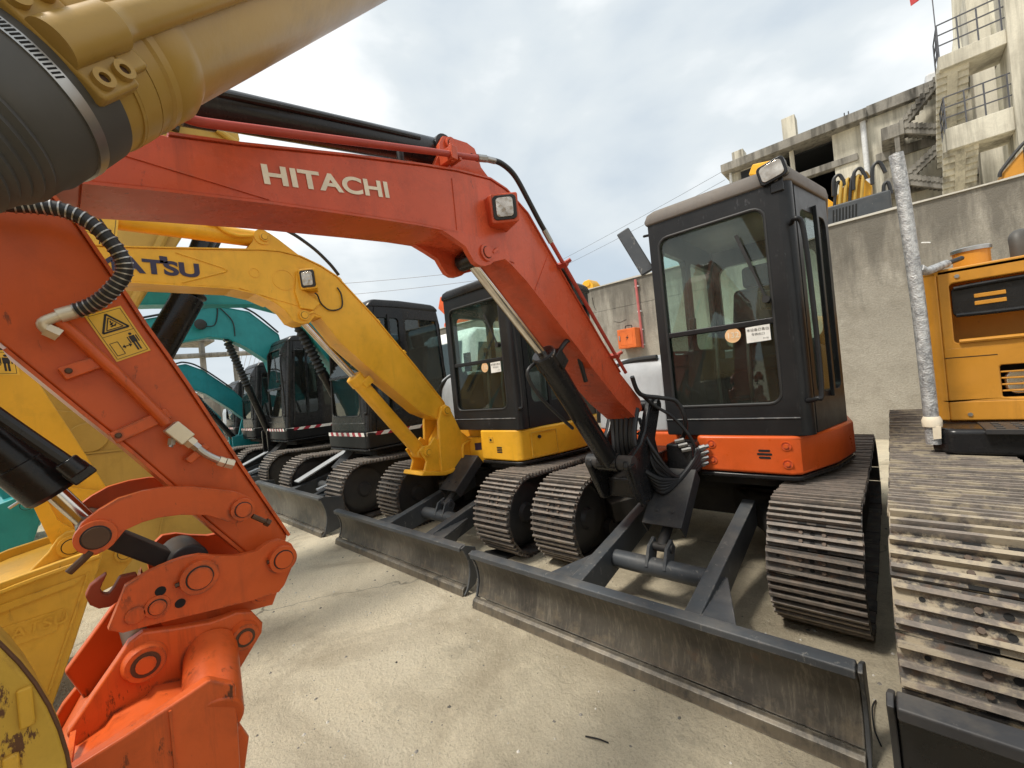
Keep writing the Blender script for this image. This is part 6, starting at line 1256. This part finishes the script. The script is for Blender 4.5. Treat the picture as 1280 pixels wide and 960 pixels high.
    ex = MB(); ex.tube([(0.585, Y + 0.35, zt - 0.02), (0.582, Y + 0.35, zt + 0.10), (0.585, Y + 0.37, zt + 0.16), (0.62, Y + 0.42, zt + 0.17)], 0.036, 'boot', 16); ex.build('breather_hose', T)
    pr = MB(); pr.tube([(0.136, 3.18, 0.90), (0.135, 3.18, 1.2), (0.130, 3.19, 1.7), (0.112, 3.2, 2.3), (0.102, 3.2, 2.50)], 0.031, 'foil', 16, 8); po = pr.build('handrail_pole', T)
    ta = MB(); ta.lathe((0.137, 3.18, 0.995), (0, 0, 1), [(0, 0.03), (0, 0.040), (0.035, 0.042), (0.055, 0.033)], 'cream', 18); ta.ext([(0.135, 3.142, 0.93), (0.165, 3.142, 0.935), (0.168, 3.142, 1.0), (0.135, 3.142, 1.0)], (0, 0.004, 0), 'cream'); ta.build('tape_band', po)
    rl = MB(); rl.tube([(0.150, 3.20, 1.855), (0.175, 3.24, 1.838), (0.22, 3.34, 1.86), (0.27, 3.45, 1.885)], 0.022, 'foil', 12); rl.tube([(0.27, 3.45, 1.885), (0.34, 3.56, 1.915)], 0.014, 'rubber', 8, 0); rl.build('handrail_arm', po)
    bx = MB(); bx.box((0.25, Y + 0.95, 0.99), (2.0, 5.4, 1.8), 'catyellow'); bx.build('engine_hood', T, 0.08)
    tl = MB(); tl.tube([(0.2, 3.2, 1.98), (0.185, 3.2, 1.985), (0.165, 3.2, 1.99)], 0.004, 'white', 6); tl.build('loose_thread', po)
amber_excavator()

# ------------------------------------------------------------------ big tan machine whose arm hangs in from the aisle
def tan_excavator():
    T = thing('excavator', (-4.6, -0.6, 0), 'tan yellow large excavator arm and bucket with a black cylinder, behind KOMATSU boom', 'excavator', 'machines of the row opposite')
    X0, X1 = -4.95, -4.6
    a = MB(); a.yz([(0.2, 5.0), (1.28, 4.86), (1.34, 4.70), (1.405, 4.15), (1.38, 4.04), (0.98, 3.28), (0.862, 3.06), (0.493, 2.359), (0.34, 1.98), (0.27, 1.5), (-0.1, 1.42), (-0.42, 1.9), (-0.25, 3.0), (-0.3, 4.4)], X0, X1, 'khaki'); arm = a.build('arm', T, 0.02)
    r = MB(); r.tube([(X1 + 0.03, 0.99, 3.58), (X1 + 0.03, 0.72, 3.02), (X1 + 0.03, 0.52, 2.50), (X1 + 0.03, 0.34, 2.1)], 0.035, 'khaki', 10); r.tube([(X1 + 0.025, 0.30, 4.2), (X1 + 0.025, 0.9, 4.25), (X1 + 0.025, 1.36, 4.08)], 0.03, 'khaki', 10); r.build('hydraulic_pipe', arm)
    h = MB(); h.tube([(X1 + 0.05, 0.78, 4.6), (X1 + 0.1, 0.9, 4.3), (X1 + 0.06, 0.86, 4.0)], 0.045, 'hose', 10); h.tube([(X1 + 0.05, 0.60, 4.3), (X1 + 0.1, 0.58, 4.1), (X1 + 0.06, 0.52, 3.9)], 0.045, 'hose', 10); h.build('hydraulic_hose', arm)
    ram(T, (-4.78, 1.22, 3.52), (-4.78, 0.30, 1.55), (-4.78, 0.76, 2.30), 0.095, 0.05, 'black', 'bucket_cylinder')
    g = MB(); g.cyl((-4.78, 0.90, 2.56), (-4.78, 0.62, 2.02), 0.125, 'black', 24); g.cyl((-4.78, 0.925, 2.61), (-4.78, 0.91, 2.58), 0.13, 'charcoal', 24); g.bar((-4.64, 0.92, 2.58), (-4.64, 1.3, 3.4), 0.03, 0.03, 'black'); g.build('cylinder_guard', T, 0.02)
    k = MB(); k.yz([(-0.1, 1.62), (0.28, 1.52), (0.40, 1.30), (0.36, 1.22), (0.0, 1.22), (-0.2, 1.35)], X1 - 0.05, X1 + 0.02, 'khaki'); k.cyl((X1 + 0.02, 0.148, 1.363), (X1 + 0.035, 0.148, 1.363), 0.115, 'khaki', 32); k.build('bucket_link', T, 0.01)
    b = MB(); b.yz([(-0.08, 1.36), (0.0, 1.28), (0.15, 1.24), (0.36, 1.235), (0.60, 0.92), (0.93, 0.42), (0.90, 0.31), (0.72, 0.03), (0.36, 0.0), (0.20, 0.35), (0.10, 0.80)], -5.15, -4.56, 'khaki'); bo = b.build('bucket', T, 0.02)
    s = MB(); s.bar((-4.557, 0.10, 1.246), (-4.557, 0.37, 1.236), 0.012, 0.010, 'khaki', (0, 1, 0)); s.bar((-4.557, 0.60, 0.90), (-4.557, 0.45, 0.30), 0.012, 0.012, 'khaki', (0, 1, 0)); s.build('weld_seam', bo)
    bm_ = MB(); bm_.yz([(0.3, 4.95), (-0.3, 4.3), (-2.6, 5.4), (-5.0, 4.0), (-6.5, 1.6), (-6.2, 1.4), (-4.6, 3.5), (-2.5, 4.85), (-0.3, 3.7), (0.0, 3.8)][0:10], -4.98, -4.62, 'khaki'); bm_.build('boom', T, 0.02)
    bd = MB(); bd.box((-6.2, -9.5, 1.0), (-3.6, -6.0, 2.2), 'khaki'); bd.box((-6.3, -9.3, 0.0), (-5.6, -5.8, 0.95), 'under'); bd.box((-4.2, -9.3, 0.0), (-3.5, -5.8, 0.95), 'under'); bd.build('body', T, 0.08)
tan_excavator()
def near_machine():
    d = Vector((-0.1975, 0.6337, 0.748)).normalized(); A = Vector((-0.6941, 0.0432, 1.8539)) - d * 0.022 + Vector((0.3414, -0.6708, 0.6584)) * 0.015; UP = Vector((0.0733, 0.067, 0.9951)); FW = Vector((-0.6743, 0.7385, 0))
    T = thing('excavator', (-1.1, -0.9, 0), 'tan cylinder with black rubber boot overhead and rusty round yellow bucket at the near left', 'excavator', 'machines of the row opposite')
    b = MB(); b.lathe(A + d * 0.085, d, [(0, 0.05), (0, 0.082), (0.012, 0.086), (0.04, 0.087), (0.055, 0.082), (0.062, 0.0795), (1.5, 0.0795), (1.5, 0.05)], 'tan', 56); bo = b.build('cylinder_barrel', T)
    c = MB(); c.lathe(A - d * 0.005, d, [(0, 0.06), (0, 0.0845), (0.028, 0.0845), (0.030, 0.0865), (0.055, 0.0865), (0.058, 0.084), (0.078, 0.084), (0.082, 0.087), (0.092, 0.087), (0.094, 0.06)], 'tan', 56); co = c.build('cylinder_cap', T)
    # side tube with its flange block
    s0, s1 = Vector((-0.6117, 0.0373, 1.871)), Vector((-0.7217, 0.1264, 2.0182))
    dd = d
    radial = Vector((0.972, 0.228, 0.063)); radial = (radial - d * radial.dot(d)).normalized(); tg = d.cross(radial).normalized()
    t0 = A + radial * 0.090 - d * 0.030
    p = MB(); p.lathe(t0, d, [(0, 0.012), (0, 0.0225), (0.075, 0.0225), (0.080, 0.0185), (0.095, 0.0175), (1.4, 0.0175), (1.4, 0.01)], 'tan', 32); p.build('side_pipe', T)
    fb = MB(); fb.obox(A + radial * 0.080 - d * 0.006, tg, radial, d, 0.052, 0.011, 0.026, 'tan'); fb.obox(A + radial * 0.078 + d * 0.036, tg, radial, d, 0.040, 0.009, 0.016, 'tan'); fo = fb.build('flange_block', T, 0.005)
    for a_, h_ in ((-0.037, -0.020), (-0.037, 0.008), (0.037, -0.018), (0.037, 0.010)):
        q = A + radial * 0.0905 + d * h_ + tg * a_
        r_ = MB(); r_.ring(q, radial, 0.0050, 0.0098, 0.009, 'tan', 20); r_.cyl(q, q + radial * 0.004, 0.0050, 'pin', 12); r_.build('flange_bolt', fo)
    for h_ in (0.020, 0.052):
        w_ = MB(); w_.ring(A + d * h_, d, 0.0838, 0.0862, 0.0035, 'tan', 64); w_.build('cap_ridge', co)
    # boot, pleated and bent down
    B0 = A - d * 0.002; prof = [(0.0, 0.05), (0.0, 0.0865), (0.03, 0.088), (0.05, 0.087), (0.075, 0.088), (0.085, 0.085), (0.100, 0.085)]
    for i in range(20): prof += [(0.103 + 0.0052 * i, 0.0840 - 0.0012 * i + (0.0022 if i % 2 else -0.0016) * (1 + 0.5 * math.sin(i * 2.3)))]
    prof += [(0.30, 0.040), (0.30, 0.02)]
    bt = MB(); bt.lathe(B0, -d, prof, 'boot', 72); bto = bt.build('rubber_boot', T, angle=60)
    cl = MB(); cl.lathe(B0 - d * 0.040, -d, [(0, 0.085), (0, 0.0895), (0.0125, 0.0895), (0.0125, 0.085)], 'steel', 72); clo = cl.build('hose_clamp', T)
    sl = MB(); a1, b1 = sl.frame(d)
    for i in range(0, 150):
        an = 2 * PI * i / 150; rd = a1 * math.cos(an) + b1 * math.sin(an); tq = d.cross(rd)
        if rd.dot(-FW) < 0.30 or rd.dot(UP) < -0.15: continue
        sl.obox(B0 - d * 0.0462 + rd * 0.0896, tq, d + tq * 0.2, rd, 0.0009, 0.0042, 0.0004, 'hole')
    sl.build('clamp_slots', clo)
    # arm of that machine, beside the lens, carrying cylinder and bucket
    am = MB(); am.yz([(-1.3, 0.5), (-1.05, 0.5), (-0.75, 1.5), (-0.6, 2.1), (-0.9, 2.5), (-1.5, 2.3)], -1.35, -1.1, 'tan'); am.bar(A - d * 0.3, (-1.2, -0.75, 1.95), 0.07, 0.07, 'tan'); am.build('arm', T, 0.02)
    shade_body = MB(); shade_body.box((-0.9, -5.6, 0.95), (1.7, -1.7, 2.7), 'khaki'); shade_body.build('upper_body', T, 0.12)  # body and tracks unseen behind the camera, added to darken near faces
    for x in (-1.2, 1.5): shade_track = MB(); shade_track.yz([(-5.5, 0.45), (-5.2, 0.05), (-1.9, 0.05), (-1.55, 0.45), (-1.9, 0.9), (-5.2, 0.9)], x, x + 0.5, 'under'); shade_track.build('crawler_track', T, 0.05)
    cy, cz, r = -0.54, 0.97, 0.52
    pts = [(cy + r * math.cos(a), cz + r * math.sin(a)) for a in [R(-35 + 4 * i) for i in range(40)]]
    pts += [(-1.1, 0.85), (-1.0, 0.1), (-0.6, 0.0), (-0.25, 0.1), (-0.12, 0.4)]
    bk = MB(); bk.yz(pts, -0.885, -0.85, 'rustyyellow'); bk.yz([(cy + (y - cy) * 0.97, cz + (z - cz) * 0.97) for y, z in pts], -1.0, -0.884, 'rustyyellow'); bko = bk.build('bucket', T, 0.006)
    rm = MB(); rm.tube([(-0.853, y_, z_) for y_, z_ in pts[:30]], 0.0024, 'bolt', 6, 1); rm.build('worn_rim', bko)
    for z0, z1, y0 in ((1.075, 1.125, -0.052), (1.0, 1.05, -0.068), (0.92, 0.975, -0.085)):
        w = MB(); w.yz(rr(y0 - 0.007, z0, y0 + 0.007, z1, 0.003), -0.851, -0.843, 'bucketyellow'); w.build('wear_strip', bko, 0.003)
near_machine()

def white_truck():
    T = thing('truck', (-7.0, 6.6, 0), 'white truck cab with dark side window parked by the wall behind the yellow cab', 'truck')
    b = MB(); b.yz([(5.6, 0.55), (5.55, 1.55), (5.75, 2.55), (6.0, 2.72), (7.2, 2.72), (7.35, 2.5), (7.4, 0.55)], -8.0, -6.3, 'white'); bo = b.build('cab', T, 0.09, seg=3)
    w = MB(); w.yz([(5.85, 1.65), (6.0, 2.40), (6.95, 2.40), (6.95, 1.65)], -6.3, -6.29, 'gdark'); w.build('side_window', bo)
    w = MB(); w.ext([(-7.85, 5.55, 1.65), (-6.45, 5.55, 1.65), (-6.5, 5.72, 2.45), (-7.8, 5.72, 2.45)], (0, -0.02, 0), 'gdark'); w.build('windscreen', bo)
    m = MB(); m.box((-6.2, 5.45, 1.7), (-6.05, 5.52, 2.15), 'black'); m.bar((-6.3, 5.6, 2.1), (-6.12, 5.5, 2.1), 0.02, 0.02, 'black'); m.build('mirror', T, 0.02)
    for y in (6.1, 8.2):
        for x in (-8.0, -6.55):
            t = MB(); t.lathe((x, y, 0.45), (1, 0, 0), [(0, 0.2), (0, 0.43), (0.03, 0.45), (0.22, 0.45), (0.25, 0.43), (0.25, 0.2)], 'tyre', 28); t.build('wheel', T)
    c = MB(); c.box((-8.05, 7.5, 0.9), (-6.25, 8.5, 1.0), 'charcoal'); c.box((-8.05, 7.5, 1.0), (-8.0, 8.5, 1.5), 'teal'); c.box((-6.3, 7.5, 1.0), (-6.25, 8.5, 1.5), 'teal'); c.build('cargo_bed', T, 0.01)
white_truck()
def ground_litter():
    rnd = random.Random(11); mb = MB()
    for _ in range(900):
        x, y = rnd.uniform(-5.5, 0.2), rnd.uniform(0.2, 2.6)
        if rnd.random() < 0.25: y = rnd.uniform(2.0, 6.5)
        r = rnd.choice((0.0025, 0.003, 0.004, 0.004, 0.006, 0.009)); a = rnd.uniform(0, 6.28); n = 5
        ring = [(x + r * rnd.uniform(0.7, 1.3) * math.cos(a + 6.28 * i / n), y + r * rnd.uniform(0.7, 1.3) * math.sin(a + 6.28 * i / n), 0.0) for i in range(n)]
        tip = [(x + r * 0.3, y, r * 0.8), (x - r * 0.3, y + r * 0.2, r * 0.7)]
        F = [[i, (i + 1) % n, n if i < 3 else n + 1] for i in range(n)] + [[n, n + 1, 3], [n, n + 1, 0]]
        mb.add(ring + tip, F, 'grimy' if rnd.random() < 0.6 else 'coping')
    o = mb.build('gravel'); tag(o, 'small loose stones scattered over the concrete yard', None, None, 'stuff')
    w = MB(); w.tube([(-0.150, 2.18, 0.006), (-0.158, 2.10, 0.02), (-0.150, 2.0, 0.012), (-0.13, 1.93, 0.006)], 0.003, 'hose', 6); top_mesh(w, 'wire', 'thin black bent wire lying on the concrete between two dozer blades', 'wire')
    w = MB(); w.tube([(-1.02, 1.345, 0.004), (-0.97, 1.36, 0.008), (-0.93, 1.372, 0.004)], 0.003, 'hose', 5); top_mesh(w, 'twig', 'short dark twig lying on the bright concrete in front of the blade', 'twig')
    w = MB(); w.xy([(-2.72, 2.24), (-2.50, 2.30), (-2.46, 2.52), (-2.60, 2.62), (-2.74, 2.45)], 0.001, 0.018, 'rubber'); top_mesh(w, 'rubber_mat', 'flat dark rubber piece lying on the ground between two crawler tracks', 'mat', bevel=0.004)
ground_litter()
